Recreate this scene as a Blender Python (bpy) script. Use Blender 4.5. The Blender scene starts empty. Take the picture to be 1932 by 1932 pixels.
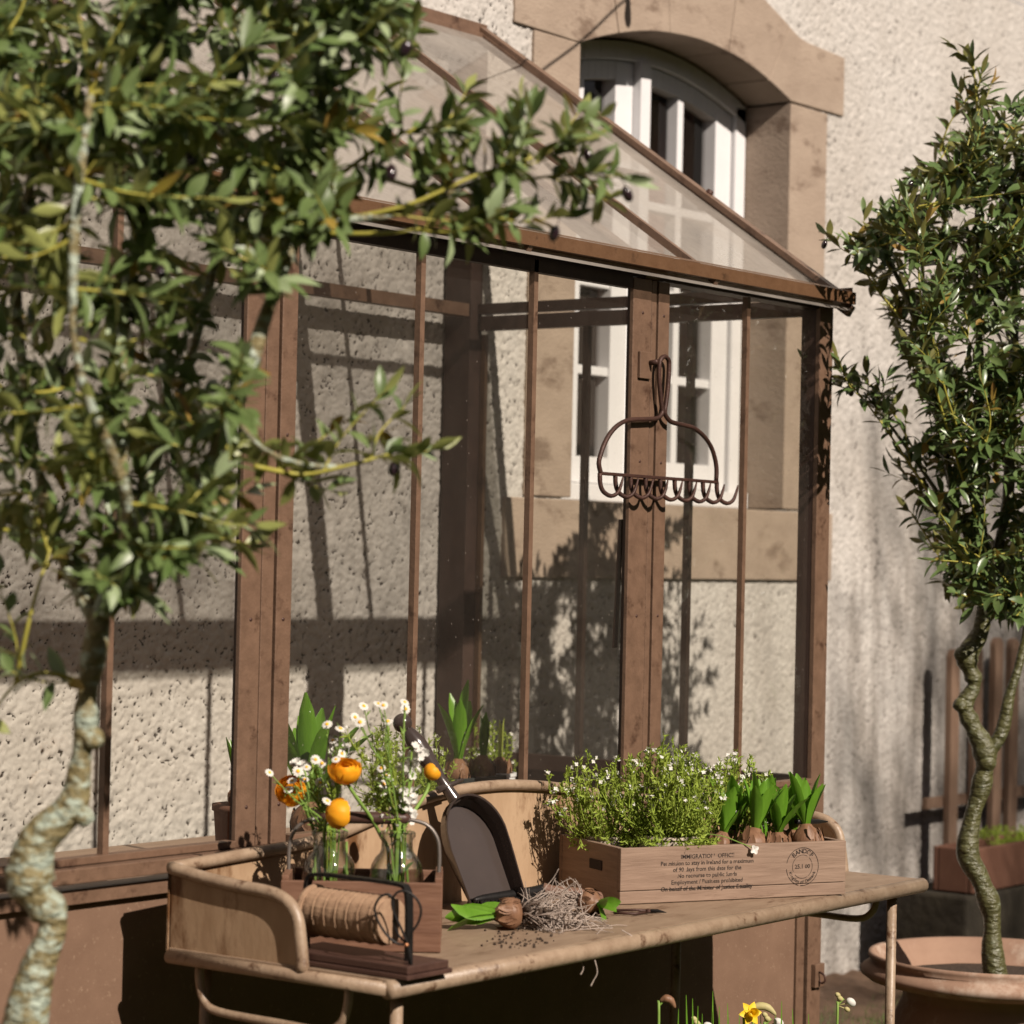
import bpy, bmesh, math, random
import numpy as np
from mathutils import Vector, Matrix, Euler
random.seed(7)
R = math.radians
S = bpy.context.scene
COL = S.collection

# ------------------------------------------------------------------ camera
CAM = Vector((-4.3543, -2.5442, 1.30))
FW = Vector((0.79535712, 0.60589976, 0.01710339))
RT = Vector((0.6055427, -0.79550905, 0.02198616))
UP = Vector((-0.02692731, 0.00713001, 0.99961197))
cd = bpy.data.cameras.new("camera"); cam = bpy.data.objects.new("camera", cd); COL.objects.link(cam)
m = Matrix.Identity(4)
for i in range(3):
    m[i][0], m[i][1], m[i][2], m[i][3] = RT[i], UP[i], -FW[i], CAM[i]
cam.matrix_world = m
cd.sensor_width = 36; cd.lens = 36 * 4843 / 1932.0
cd.clip_end = 500; cd.clip_start = 0.05
cd.dof.use_dof = True; cd.dof.focus_distance = 4.15; cd.dof.aperture_fstop = 6.0
S.camera = cam

# ------------------------------------------------------------------ light
SUND = Vector((0.245, 1.0, -0.745)).normalized()
w = bpy.data.worlds.new("World"); S.world = w; w.use_nodes = True
nt = w.node_tree; nt.nodes.clear()
sky = nt.nodes.new("ShaderNodeTexSky"); sky.sky_type = 'NISHITA'; sky.sun_disc = False
el = math.asin(-SUND.z); sky.sun_elevation = el
sky.sun_rotation = math.atan2(-SUND.x, -SUND.y)
sky.air_density = 1.0; sky.dust_density = 0.6; sky.altitude = 1500
hs = nt.nodes.new("ShaderNodeHueSaturation"); hs.inputs['Saturation'].default_value = 0.30
tn = nt.nodes.new("ShaderNodeMix"); tn.data_type = 'RGBA'; tn.blend_type = 'MULTIPLY'
tn.inputs[0].default_value = 1; tn.inputs[7].default_value = (1.0, 0.87, 0.82, 1)
bg = nt.nodes.new("ShaderNodeBackground"); bg.inputs[1].default_value = 0.05
wo = nt.nodes.new("ShaderNodeOutputWorld")
nt.links.new(sky.outputs[0], hs.inputs['Color']); nt.links.new(hs.outputs[0], tn.inputs[6])
nt.links.new(tn.outputs[2], bg.inputs[0]); nt.links.new(bg.outputs[0], wo.inputs[0])
sl = bpy.data.lights.new("sun", 'SUN'); sl.energy = 5.0; sl.angle = R(0.5); sl.color = (1.0, 0.89, 0.775)
so = bpy.data.objects.new("sun", sl); COL.objects.link(so)
so.rotation_euler = SUND.to_track_quat('-Z', 'Y').to_euler(); so.location = (-2, -6, 6)
S.view_settings.view_transform = 'Standard'; S.view_settings.look = 'None'
S.view_settings.exposure = 0.44; S.view_settings.gamma = 1.0
S.render.engine = 'CYCLES'
S.cycles.use_denoising = True
S.cycles.transparent_max_bounces = 24
S.cycles.max_bounces = 8
S.cycles.diffuse_bounces = 2
S.cycles.caustics_reflective = False; S.cycles.caustics_refractive = False

# ------------------------------------------------------------------ measuring helpers (photo pixel -> point in the garden)
def ray(x, y): return FW + RT * ((x - 966) / 4843) - UP * ((y - 966) / 4843)
def at(x, y, d): return CAM + ray(x, y) * d
def on(x, y, ax, v):
    r = ray(x, y); return CAM + r * ((v - CAM[ax]) / r[ax])
def zl(a, b): return ((340 + a / 3.019) * .8879, (1700 + b / 3.019) * .8879)
def zm(a, b): return ((540 + a / 3.22) * .8879, (1440 + b / 3.22) * .8879)
def zq(a, b): return ((880 + a / 3.864) * .8879, (1780 + b / 3.864) * .8879)
def zr(a, b): return ((1140 + a / 2.683) * .8879, (1540 + b / 2.683) * .8879)
def V(*a): return Vector(a)
GZ = 0.13      # ground level
TZ = 0.768     # table top level
YW = 0.94      # plane of the house wall

# ------------------------------------------------------------------ materials
def mat(name, c1, c2=None, rough=0.7, scale=20, detail=6, bump=0.0, bscale=80, bdist=0.002, stretch=None, metal=0.0,
        spec=0.3, c3=None, s3=4, t3=0.55, trans=0.0, back=None, wide=0.25, coat=0.0):
    mt = bpy.data.materials.new(name); mt.use_nodes = True
    n = mt.node_tree.nodes; l = mt.node_tree.links
    p = n["Principled BSDF"]; out = n["Material Output"]
    tc = n.new("ShaderNodeTexCoord"); mp = n.new("ShaderNodeMapping"); l.new(tc.outputs['Object'], mp.inputs[0])
    if stretch: mp.inputs['Scale'].default_value = stretch
    no = n.new("ShaderNodeTexNoise"); no.inputs['Scale'].default_value = scale; no.inputs['Detail'].default_value = detail
    no.inputs['Roughness'].default_value = 0.65
    l.new(mp.outputs[0], no.inputs[0])
    rp = n.new("ShaderNodeValToRGB"); rp.color_ramp.elements[0].position = 0.5 - wide; rp.color_ramp.elements[1].position = 0.5 + wide
    rp.color_ramp.elements[0].color = (*c1, 1); rp.color_ramp.elements[1].color = (*(c2 or c1), 1)
    l.new(no.outputs[0], rp.inputs[0]); col = rp.outputs[0]
    if c3:
        n3 = n.new("ShaderNodeTexNoise"); n3.inputs['Scale'].default_value = s3; n3.inputs['Detail'].default_value = 8
        n3.inputs['Roughness'].default_value = 0.7
        l.new(mp.outputs[0], n3.inputs[0])
        r3 = n.new("ShaderNodeValToRGB"); r3.color_ramp.elements[0].position = t3; r3.color_ramp.elements[1].position = t3 + 0.1
        l.new(n3.outputs[0], r3.inputs[0])
        mx = n.new("ShaderNodeMix"); mx.data_type = 'RGBA'; l.new(r3.outputs[0], mx.inputs[0]); l.new(col, mx.inputs[6])
        mx.inputs[7].default_value = (*c3, 1); col = mx.outputs[2]
    if back:
        ge = n.new("ShaderNodeNewGeometry"); mb = n.new("ShaderNodeMix"); mb.data_type = 'RGBA'
        l.new(ge.outputs['Backfacing'], mb.inputs[0]); l.new(col, mb.inputs[6]); mb.inputs[7].default_value = (*back, 1); col = mb.outputs[2]
    l.new(col, p.inputs['Base Color'])
    p.inputs['Roughness'].default_value = rough; p.inputs['Metallic'].default_value = metal
    p.inputs['Specular IOR Level'].default_value = spec
    if coat: p.inputs['Coat Weight'].default_value = coat
    if bump:
        nb = n.new("ShaderNodeTexNoise"); nb.inputs['Scale'].default_value = bscale; nb.inputs['Detail'].default_value = 6
        l.new(mp.outputs[0], nb.inputs[0])
        b = n.new("ShaderNodeBump"); b.inputs['Strength'].default_value = bump; b.inputs['Distance'].default_value = bdist
        l.new(nb.outputs[0], b.inputs['Height']); l.new(b.outputs[0], p.inputs['Normal'])
    if trans:
        tr = n.new("ShaderNodeBsdfTranslucent"); l.new(col, tr.inputs[0])
        ms = n.new("ShaderNodeMixShader"); ms.inputs[0].default_value = trans
        l.new(p.outputs[0], ms.inputs[1]); l.new(tr.outputs[0], ms.inputs[2]); l.new(ms.outputs[0], out.inputs[0])
    return mt

def glass(name, dust=0.04, dscale=6, tint=(.93, .93, .9), ior=1.5, dcol=(.55, .48, .42), specks=0.0):
    mt = bpy.data.materials.new(name); mt.use_nodes = True
    n = mt.node_tree.nodes; l = mt.node_tree.links; n.clear()
    out = n.new("ShaderNodeOutputMaterial"); t = n.new("ShaderNodeBsdfTransparent"); t.inputs[0].default_value = (*tint, 1)
    g = n.new("ShaderNodeBsdfGlossy"); g.inputs['Roughness'].default_value = 0.02
    lw = n.new("ShaderNodeLayerWeight"); lw.inputs[0].default_value = .5
    pw = n.new("ShaderNodeMath"); pw.operation = 'POWER'; pw.inputs[1].default_value = 4.5; l.new(lw.outputs['Facing'], pw.inputs[0])
    f = n.new("ShaderNodeMath"); f.operation = 'MULTIPLY_ADD'; f.inputs[1].default_value = .85; f.inputs[2].default_value = .045 if ior < 1.52 else .03; l.new(pw.outputs[0], f.inputs[0])
    m1 = n.new("ShaderNodeMixShader"); l.new(f.outputs[0], m1.inputs[0]); l.new(t.outputs[0], m1.inputs[1]); l.new(g.outputs[0], m1.inputs[2])
    d = n.new("ShaderNodeBsdfDiffuse"); d.inputs[0].default_value = (*dcol, 1)
    tr = n.new("ShaderNodeBsdfTranslucent"); tr.inputs[0].default_value = (*dcol, 1)
    md = n.new("ShaderNodeMixShader"); md.inputs[0].default_value = .5; l.new(d.outputs[0], md.inputs[1]); l.new(tr.outputs[0], md.inputs[2])
    tc = n.new("ShaderNodeTexCoord"); mp = n.new("ShaderNodeMapping"); l.new(tc.outputs['Object'], mp.inputs[0])
    mp.inputs['Scale'].default_value = (1.2, 1.2, .5)
    no = n.new("ShaderNodeTexNoise"); no.inputs['Scale'].default_value = dscale; no.inputs['Detail'].default_value = 9; no.inputs['Roughness'].default_value = .7
    l.new(mp.outputs[0], no.inputs[0])
    mr = n.new("ShaderNodeMapRange"); mr.inputs[1].default_value = .3; mr.inputs[2].default_value = .75
    mr.inputs[3].default_value = dust * .5; mr.inputs[4].default_value = dust * 1.6; l.new(no.outputs[0], mr.inputs[0]); fac = mr.outputs[0]
    if specks:
        vo = n.new("ShaderNodeTexVoronoi"); vo.inputs['Scale'].default_value = 55; l.new(tc.outputs['Object'], vo.inputs[0])
        sr = n.new("ShaderNodeMapRange"); sr.inputs[1].default_value = .10; sr.inputs[2].default_value = .05; sr.inputs[3].default_value = 0; sr.inputs[4].default_value = specks
        l.new(vo.outputs['Distance'], sr.inputs[0])
        ad = n.new("ShaderNodeMath"); ad.operation = 'ADD'; l.new(fac, ad.inputs[0]); l.new(sr.outputs[0], ad.inputs[1]); fac = ad.outputs[0]
    m2 = n.new("ShaderNodeMixShader"); l.new(fac, m2.inputs[0]); l.new(m1.outputs[0], m2.inputs[1]); l.new(md.outputs[0], m2.inputs[2])
    l.new(m2.outputs[0], out.inputs[0])
    return mt

def bottle_glass():
    mt = bpy.data.materials.new("bottle_glass"); mt.use_nodes = True
    n = mt.node_tree.nodes; l = mt.node_tree.links; n.clear()
    out = n.new("ShaderNodeOutputMaterial"); t = n.new("ShaderNodeBsdfTransparent"); g = n.new("ShaderNodeBsdfGlossy"); g.inputs['Roughness'].default_value = .03
    lw = n.new("ShaderNodeLayerWeight"); lw.inputs[0].default_value = .5
    rp = n.new("ShaderNodeValToRGB"); rp.color_ramp.elements[0].position = .25; rp.color_ramp.elements[0].color = (.95, .955, .94, 1)
    rp.color_ramp.elements[1].position = .95; rp.color_ramp.elements[1].color = (.42, .41, .38, 1)
    l.new(lw.outputs['Facing'], rp.inputs[0]); l.new(rp.outputs[0], t.inputs[0])
    pw = n.new("ShaderNodeMath"); pw.operation = 'POWER'; pw.inputs[1].default_value = 3; l.new(lw.outputs['Facing'], pw.inputs[0])
    f = n.new("ShaderNodeMath"); f.operation = 'MULTIPLY_ADD'; f.inputs[1].default_value = .8; f.inputs[2].default_value = .07; l.new(pw.outputs[0], f.inputs[0])
    ms = n.new("ShaderNodeMixShader"); l.new(f.outputs[0], ms.inputs[0]); l.new(t.outputs[0], ms.inputs[1]); l.new(g.outputs[0], ms.inputs[2]); l.new(ms.outputs[0], out.inputs[0])
    return mt

M = {}
M['frame'] = mat("brown_painted_metal", (.100, .058, .037), (.165, .098, .064), .44, 38, bump=.4, bscale=220, bdist=.0015, c3=(.060, .031, .019), s3=18, t3=.56, spec=.5)
M['seal_shade'] = mat("dark_seal_and_shade", (.035, .022, .018), (.055, .033, .026), .5, 40, bump=.2)  # seal brown; on eave beam and gable it also paints in shade
M['gutter'] = mat("rusty_eave_metal", (.085, .042, .020), (.125, .066, .034), .5, 40, bump=.4, bscale=150, c3=(.05, .025, .012), s3=20, t3=.56)
M['panel'] = mat("brown_panel", (.130, .076, .050), (.190, .116, .078), .6, 9, bump=.3, bscale=300, bdist=.001, c3=(.28, .19, .13), s3=140, t3=.60, detail=10)
M['bench'] = mat("bench_boards", (.21, .14, .10), (.30, .21, .15), .6, 12, stretch=(1, 8, 1), bump=.2)
M['glass'] = glass("pane_glass", .030, 5, specks=.22)
M['roofglass'] = glass("dusty_roof_glass", .54, 3, tint=(.86, .86, .84), dcol=(.52, .47, .42))
M['winglass'] = glass("house_window_glass", .01, 4, tint=(.8, .8, .8))
M['bottle'] = bottle_glass() if True else glass("bottle_glass", .015, 8, tint=(.94, .95, .93), ior=1.55)
M['stone'] = mat("sandstone", (.25, .19, .145), (.345, .27, .21), .9, 7, detail=11, bump=.6, bscale=90, bdist=.003, c3=(.17, .12, .088), s3=5, t3=.55, stretch=(1, 1, 1.8))
M['white'] = mat("white_window_paint", (.60, .59, .60), (.66, .65, .66), .5, 8)
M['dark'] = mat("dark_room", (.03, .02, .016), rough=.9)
M['curtain'] = mat("red_brown_curtain", (.16, .06, .045), (.22, .09, .06), .9, 10)
M['table'] = mat("weathered_cream_metal", (.19, .125, .080), (.34, .25, .175), .45, 34, bump=.5, bscale=160, bdist=.0015, c3=(.09, .045, .024), s3=30, t3=.56, spec=.5)
M['tabletop'] = mat("weathered_table_top", (.20, .135, .09), (.30, .215, .15), .5, 14, bump=.3, bscale=120, bdist=.001, c3=(.12, .07, .042), s3=9, t3=.56, stretch=(1, 3, 1))
M['gallery'] = mat("oxidised_gallery_sheet", (.25, .155, .088), (.44, .31, .20), .55, 12, bump=.3, bscale=90, c3=(.12, .055, .022), s3=6, t3=.52, stretch=(1, 1, .4))
M['crate'] = mat("crate_wood", (.17, .11, .078), (.27, .185, .135), .75, 7, detail=10, stretch=(1.5, 1.5, 16), bump=.5, bscale=14, bdist=.002, c3=(.10, .058, .038), s3=4, t3=.60)
M['caddy'] = mat("old_brown_wood", (.09, .04, .024), (.20, .105, .065), .6, 5, detail=10, stretch=(1.5, 1.5, 10), bump=.5, bscale=12, bdist=.003)
M['darkwood'] = mat("dark_plank", (.04, .02, .016), (.08, .042, .032), .4, 6, stretch=(8, 1, 8), bump=.3, bscale=20)
M['ink'] = mat("black_stencil_ink", (.02, .015, .012), rough=.8)
def ink():
    mt = mat("worn_stencil_ink", (.018, .013, .011), rough=.8); n = mt.node_tree.nodes; l = mt.node_tree.links
    tc = n.new("ShaderNodeTexCoord"); no = n.new("ShaderNodeTexNoise"); no.inputs['Scale'].default_value = 170; no.inputs['Detail'].default_value = 5; l.new(tc.outputs['Object'], no.inputs[0])
    mr = n.new("ShaderNodeMapRange"); mr.inputs[1].default_value = .33; mr.inputs[2].default_value = .42; l.new(no.outputs[0], mr.inputs[0])
    l.new(mr.outputs[0], n["Principled BSDF"].inputs['Alpha']); return mt
M['ink'] = ink()
M['iron'] = mat("rusty_rake_iron", (.035, .018, .015), (.075, .035, .025), .5, 60, bump=.4, bscale=300, metal=.25)
M['black'] = mat("black_iron", (.012, .011, .011), (.02, .018, .017), .45, 40, metal=.4, bump=.2, bscale=200)
M['pan'] = mat("dark_enamel", (.035, .025, .022), (.05, .036, .031), .2, 10, spec=.8, c3=(.09, .07, .06), s3=18, t3=.66)
M['wire'] = mat("grey_wire", (.16, .14, .125), (.22, .19, .17), .45, 50, metal=.6)
M['bristle'] = mat("black_bristle", (.015, .013, .013), (.03, .026, .024), .6, 50)
M['brushwood'] = mat("brown_lacquer", (.13, .07, .05), (.19, .11, .08), .3, 10, spec=.6, coat=.3)
M['twine'] = mat("jute_twine", (.24, .145, .09), (.36, .235, .15), .9, 30, bump=.7, bscale=60, bdist=.002, stretch=(3, 1, 3))
M['terracotta'] = mat("terracotta", (.22, .13, .09), (.31, .20, .14), .85, 6, detail=9, bump=.25, bscale=60, c3=(.40, .30, .235), s3=7, t3=.53)
M['redplanter'] = mat("red_terracotta", (.085, .036, .022), (.13, .062, .040), .8, 8, bump=.2)
M['picket'] = mat("picket_wood", (.15, .088, .058), (.25, .165, .115), .8, 8, stretch=(6, 6, .8), bump=.3)
M['block'] = mat("mossy_block", (.018, .014, .011), (.04, .033, .022), .9, 12, bump=.5, bscale=40, bdist=.01)
M['soil'] = mat("potting_soil", (.03, .02, .014), (.06, .04, .028), .95, 60, bump=1, bscale=120, bdist=.006)
M['ground'] = mat("garden_ground", (.03, .045, .012), (.06, .065, .02), .95, 9, detail=9, bump=.8, bscale=60, bdist=.02, c3=(.07, .045, .028), s3=2, t3=.56)
M['grass'] = mat("grass_blades", (.05, .11, .02), (.10, .18, .035), .6, 3, trans=.25)
M['bark'] = mat("lichen_bark", (.13, .10, .04), (.24, .20, .095), .55, 26, detail=10, bump=1, bscale=70, bdist=.012, c3=(.34, .39, .32), s3=38, t3=.47, stretch=(1, 1, 1.6), spec=.4)
M['bark2'] = mat("olive_bark", (.045, .045, .015), (.10, .095, .035), .35, 30, detail=8, bump=1, bscale=55, bdist=.008, c3=(.22, .24, .16), s3=46, t3=.57, stretch=(1, 1, 2.4), spec=.6)
M['twig'] = mat("yellow_green_twig", (.27, .25, .035), (.38, .34, .07), .5, 30, spec=.4)
M['leafL'] = mat("sage_olive_leaf", (.060, .105, .024), (.17, .225, .085), .38, 14, spec=.5, trans=.2, back=(.24, .26, .08), detail=3)
M['leafY'] = mat("yellowing_leaf", (.30, .24, .04), (.24, .12, .04), .5, 14, trans=.2, detail=3)
M['leafP'] = mat("pale_dusty_leaf", (.20, .26, .13), (.28, .34, .19), .45, 14, trans=.12, detail=3)
M['leafR'] = mat("dark_olive_leaf", (.055, .10, .025), (.12, .175, .06), .34, 9, spec=.55, trans=.12, back=(.15, .145, .045), detail=3)
M['olive'] = mat("black_olive", (.012, .008, .012), (.03, .014, .018), .15, 20, spec=.8)
M['hleaf'] = mat("hyacinth_leaf", (.075, .19, .012), (.16, .33, .03), .34, 55, stretch=(1, 1, .08), spec=.5, trans=.3, bump=.3, bscale=120)
M['hleafy'] = mat("young_yellow_shoot", (.28, .36, .05), (.38, .42, .10), .45, 30, spec=.5, trans=.2)
M['herb'] = mat("rock_cress_foliage", (.18, .27, .025), (.38, .46, .08), .6, 20, trans=.3)
M['stem'] = mat("flower_stem", (.16, .28, .05), (.24, .36, .08), .5, 20, trans=.15)
M['petal'] = mat("white_petal", (.62, .60, .56), (.72, .70, .65), .6, 30, trans=.2)
M['yolk'] = mat("daisy_yellow", (.75, .36, .02), (.85, .45, .04), .7, 80)
M['orange'] = mat("orange_petal", (.86, .36, .012), (.97, .50, .03), .5, 40, trans=.35)
M['daff'] = mat("yellow_daffodil_petal", (.85, .55, .01), (.92, .64, .03), .5, 40, trans=.3)
M['bud'] = mat("papery_bud", (.42, .38, .14), (.55, .47, .26), .6, 60, trans=.2)
M['bulb'] = mat("bulb_skin", (.11, .05, .028), (.27, .15, .085), .5, 50, detail=10, stretch=(1, 1, .3), bump=.8, bscale=60, bdist=.003, c3=(.035, .02, .013), s3=38, t3=.55)
M['root'] = mat("pale_root", (.20, .15, .125), (.42, .35, .30), .6, 60)
M['pot'] = mat("pale_plastic_pot", (.42, .35, .29), (.50, .42, .35), .5, 20)
M['whitepot'] = mat("white_ridged_pot", (.62, .62, .64), (.70, .70, .72), .35, 20)
M['tray'] = mat("black_plastic_tray", (.02, .024, .024), (.035, .04, .04), .35, 20)
M['cable'] = mat("black_cable", (.02, .018, .016), rough=.5)
M['hedge'] = mat("sky_block_foliage", (.018, .032, .008), (.045, .065, .018), .8, 6, bump=1, bscale=12, bdist=.1)
M['mulch'] = mat("bark_mulch", (.05, .03, .018), (.12, .075, .05), .9, 20, bump=.5)

# wall material: pale roughcast with streaks of grime and painted shade
def wall_mat():
    mt = bpy.data.materials.new("roughcast"); mt.use_nodes = True
    n = mt.node_tree.nodes; l = mt.node_tree.links; p = n["Principled BSDF"]
    tc = n.new("ShaderNodeTexCoord")
    def noise(scale, st, det=8, ro=.65):
        mp = n.new("ShaderNodeMapping"); mp.inputs['Scale'].default_value = st; l.new(tc.outputs['Object'], mp.inputs[0])
        a = n.new("ShaderNodeTexNoise"); a.inputs['Scale'].default_value = scale; a.inputs['Detail'].default_value = det; a.inputs['Roughness'].default_value = ro
        l.new(mp.outputs[0], a.inputs[0]); return a.outputs[0]
    def ramp(s, a, b):
        r = n.new("ShaderNodeMapRange"); r.inputs[1].default_value = a; r.inputs[2].default_value = b; l.new(s, r.inputs[0]); return r.outputs[0]
    def mix(f, a, b):
        x = n.new("ShaderNodeMix"); x.data_type = 'RGBA'; l.new(f, x.inputs[0])
        for k, v in ((6, a), (7, b)):
            if isinstance(v, tuple): x.inputs[k].default_value = (*v, 1)
            else: l.new(v, x.inputs[k])
        return x.outputs[2]
    c = mix(ramp(noise(35, (1, 1, 1)), .35, .65), (.385, .36, .335), (.50, .47, .44))
    c = mix(ramp(noise(1.6, (1, 1, .8)), .45, .75), c, (.36, .325, .29))
    # streaks of grime mixed with painted tree shade, strong to the right of the greenhouse and low down
    sx = n.new("ShaderNodeSeparateXYZ"); l.new(tc.outputs['Object'], sx.inputs[0])
    gx = ramp(sx.outputs[0], 1.0, 1.9); gz = ramp(sx.outputs[2], 2.2, .9)
    st = ramp(noise(5, (2.2, 1, .45), 6), .42, .66)
    a = n.new("ShaderNodeMath"); a.operation = 'MULTIPLY'; l.new(gx, a.inputs[0]); l.new(st, a.inputs[1])
    b = n.new("ShaderNodeMath"); b.operation = 'MULTIPLY'; l.new(a.outputs[0], b.inputs[0]); l.new(gz, b.inputs[1])
    b2 = n.new("ShaderNodeMath"); b2.operation = 'MULTIPLY'; b2.inputs[1].default_value = .8; l.new(b.outputs[0], b2.inputs[0])
    c = mix(b2.outputs[0], c, (.14, .12, .10))
    # small shadows of the pits painted into the colour by depth
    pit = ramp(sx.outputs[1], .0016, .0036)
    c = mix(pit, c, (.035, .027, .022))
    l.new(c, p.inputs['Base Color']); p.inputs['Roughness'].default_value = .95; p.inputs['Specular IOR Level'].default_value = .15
    nb = noise(160, (1, 1, 1)); bu = n.new("ShaderNodeBump"); bu.inputs['Strength'].default_value = .35; bu.inputs['Distance'].default_value = .003
    l.new(nb, bu.inputs['Height']); l.new(bu.outputs[0], p.inputs['Normal'])
    return mt
M['wall'] = wall_mat()

# ------------------------------------------------------------------ objects
ORG = {}
def tag(o, label=None, cat=None, group=None, kind=None):
    if label: o['label'] = label
    if cat: o['category'] = cat
    if group: o['group'] = group
    if kind: o['kind'] = kind
    return o
def thing(name, label, cat, loc=(0, 0, 0), group=None):
    o = bpy.data.objects.new(name, None); COL.objects.link(o); o.location = loc; o.empty_display_size = .05
    ORG[o] = Vector(loc); return tag(o, label, cat, group)

class MB:
    """collects geometry in world coordinates"""
    def __init__(s): s.v = []; s.f = []; s.mi = []; s.cur = 0
    def add(s, vs, fs):
        b = len(s.v); s.v += [tuple(v) for v in vs]
        for f in fs: s.f.append([i + b for i in f]); s.mi.append(s.cur)
    def box(s, x0, x1, y0, y1, z0, z1):
        s.add([(x0, y0, z0), (x1, y0, z0), (x1, y1, z0), (x0, y1, z0), (x0, y0, z1), (x1, y0, z1), (x1, y1, z1), (x0, y1, z1)],
              [(0, 3, 2, 1), (4, 5, 6, 7), (0, 1, 5, 4), (1, 2, 6, 5), (2, 3, 7, 6), (3, 0, 4, 7)]); return s
    def obox(s, o, u, v, wv, a, b, c):
        """box spanning a along u, b along v, c along w from corner o; a,b,c are (min,max)"""
        P = [o + u * i + v * j + wv * k for k in c for j in b for i in a]
        s.add([P[0], P[1], P[3], P[2], P[4], P[5], P[7], P[6]],
              [(0, 3, 2, 1), (4, 5, 6, 7), (0, 1, 5, 4), (1, 2, 6, 5), (2, 3, 7, 6), (3, 0, 4, 7)]); return s
    def beam(s, p, q, wd, h, upv=Vector((0, 0, 1))):
        p = Vector(p); q = Vector(q); d = (q - p); L = d.length; d.normalize(); sd = d.cross(upv).normalized(); u = sd.cross(d)
        return s.obox(p, d, sd, u, (0, L), (-wd / 2, wd / 2), (-h / 2, h / 2))
    def quad(s, a, b, c, d): s.add([a, b, c, d], [(0, 1, 2, 3)]); return s
    def prism(s, poly, y0, y1):
        """polygon of (x,z) extruded between y0 and y1"""
        n = len(poly); s.add([(x, y0, z) for x, z in poly] + [(x, y1, z) for x, z in poly],
              [list(range(n)), list(range(2 * n - 1, n - 1, -1))] + [(i, i + n, (i + 1) % n + n, (i + 1) % n) for i in range(n)]); return s
    def tube(s, pts, r, n=8, cap=True, closed=False, smooth=0):
        pts = [Vector(p) for p in pts]; rr = list(r) if hasattr(r, '__len__') else [r] * len(pts)
        if smooth: pts, rr = spline(pts, rr, smooth)
        N = len(pts); vs = []; prev = None
        for i, p in enumerate(pts):
            t = (pts[min(i + 1, N - 1)] - pts[max(i - 1, 0)])
            if t.length < 1e-9: t = Vector((0, 0, 1))
            t.normalize()
            if prev is None:
                a = t.orthogonal().normalized()
            else:
                a = prev - t * prev.dot(t)
                a = a.normalized() if a.length > 1e-6 else t.orthogonal().normalized()
            prev = a; b = t.cross(a)
            for k in range(n):
                an = 2 * math.pi * k / n; vs.append(p + (a * math.cos(an) + b * math.sin(an)) * rr[i])
        fs = []
        for i in range(N - 1):
            for k in range(n):
                k2 = (k + 1) % n; fs.append((i * n + k, i * n + k2, (i + 1) * n + k2, (i + 1) * n + k))
        if cap: fs.append(list(range(n - 1, -1, -1))); fs.append([(N - 1) * n + k for k in range(n)])
        s.add(vs, fs); return s
    def lathe(s, c, prof, n=24, axis=None, noise=0, rng=random):
        """profile of (r,h) about axis through c"""
        c = Vector(c); ax = Vector(axis or (0, 0, 1)).normalized(); a = ax.orthogonal().normalized(); b = ax.cross(a)
        vs = []; fs = []
        jit = [1 + noise * rng.uniform(-1, 1) for _ in range(n)]
        for r, h in prof:
            for k in range(n):
                an = 2 * math.pi * k / n; rr = r * jit[k] * (1 + noise * .4 * rng.uniform(-1, 1))
                vs.append(c + ax * h + (a * math.cos(an) + b * math.sin(an)) * rr)
        for i in range(len(prof) - 1):
            for k in range(n):
                k2 = (k + 1) % n; fs.append((i * n + k, i * n + k2, (i + 1) * n + k2, (i + 1) * n + k))
        s.add(vs, fs); return s
    def build(s, name, m, parent=None, smooth=False, bevel=0, loc=None):
        me = bpy.data.meshes.new(name)
        o0 = ORG.get(parent, Vector((0, 0, 0))) if parent is not None else Vector(loc or (0, 0, 0))
        me.from_pydata([(a - o0.x, b - o0.y, c - o0.z) for a, b, c in s.v], [], s.f); me.validate()
        for x in (m if isinstance(m, (list, tuple)) else [m]): me.materials.append(x)
        if len(me.materials) > 1: me.polygons.foreach_set("material_index", s.mi)
        if smooth: me.polygons.foreach_set("use_smooth", [True] * len(me.polygons))
        me.update()
        o = bpy.data.objects.new(name, me); COL.objects.link(o)
        if parent is not None: o.parent = parent; ORG[o] = o0
        else: o.location = o0; ORG[o] = o0
        if bevel:
            b = o.modifiers.new("bevel", 'BEVEL'); b.width = bevel; b.segments = 2; b.limit_method = 'ANGLE'; b.angle_limit = R(40)
        return o

def spline(pts, rr, k):
    out = []; ro = []
    n = len(pts)
    for i in range(n - 1):
        p0 = pts[max(i - 1, 0)]; p1 = pts[i]; p2 = pts[i + 1]; p3 = pts[min(i + 2, n - 1)]
        for j in range(k):
            t = j / k; t2 = t * t; t3 = t2 * t
            out.append(.5 * ((2 * p1) + (p2 - p0) * t + (2 * p0 - 5 * p1 + 4 * p2 - p3) * t2 + (3 * p1 - p0 - 3 * p2 + p3) * t3))
            ro.append(rr[i] * (1 - t) + rr[i + 1] * t)
    out.append(pts[-1]); ro.append(rr[-1]); return out, ro

# ================================================================== SETTING
g = MB(); g.quad((-60, -60, GZ), (60, -60, GZ), (60, 60, GZ), (-60, 60, GZ))
tag(g.build('ground', M['ground']), kind='structure')
# strip of dead leaves and bark along the foot of the wall
g = MB(); NX = 120; NY = 10
rs = np.random.RandomState(3)
vs = []; fs = []
for j in range(NY + 1):
    for i in range(NX + 1):
        x = -.2 + 5.2 * i / NX; y = .62 + .33 * j / NY
        vs.append((x, y, GZ + .004 + (.05 * (j / NY) ** 1.5) + rs.rand() * .018 * (j / NY > .15)))
for j in range(NY):
    for i in range(NX): a = j * (NX + 1) + i; fs.append((a, a + 1, a + NX + 2, a + NX + 1))
g.add(vs, fs); tag(g.build('path', M['mulch'], smooth=False), kind='structure')

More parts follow.
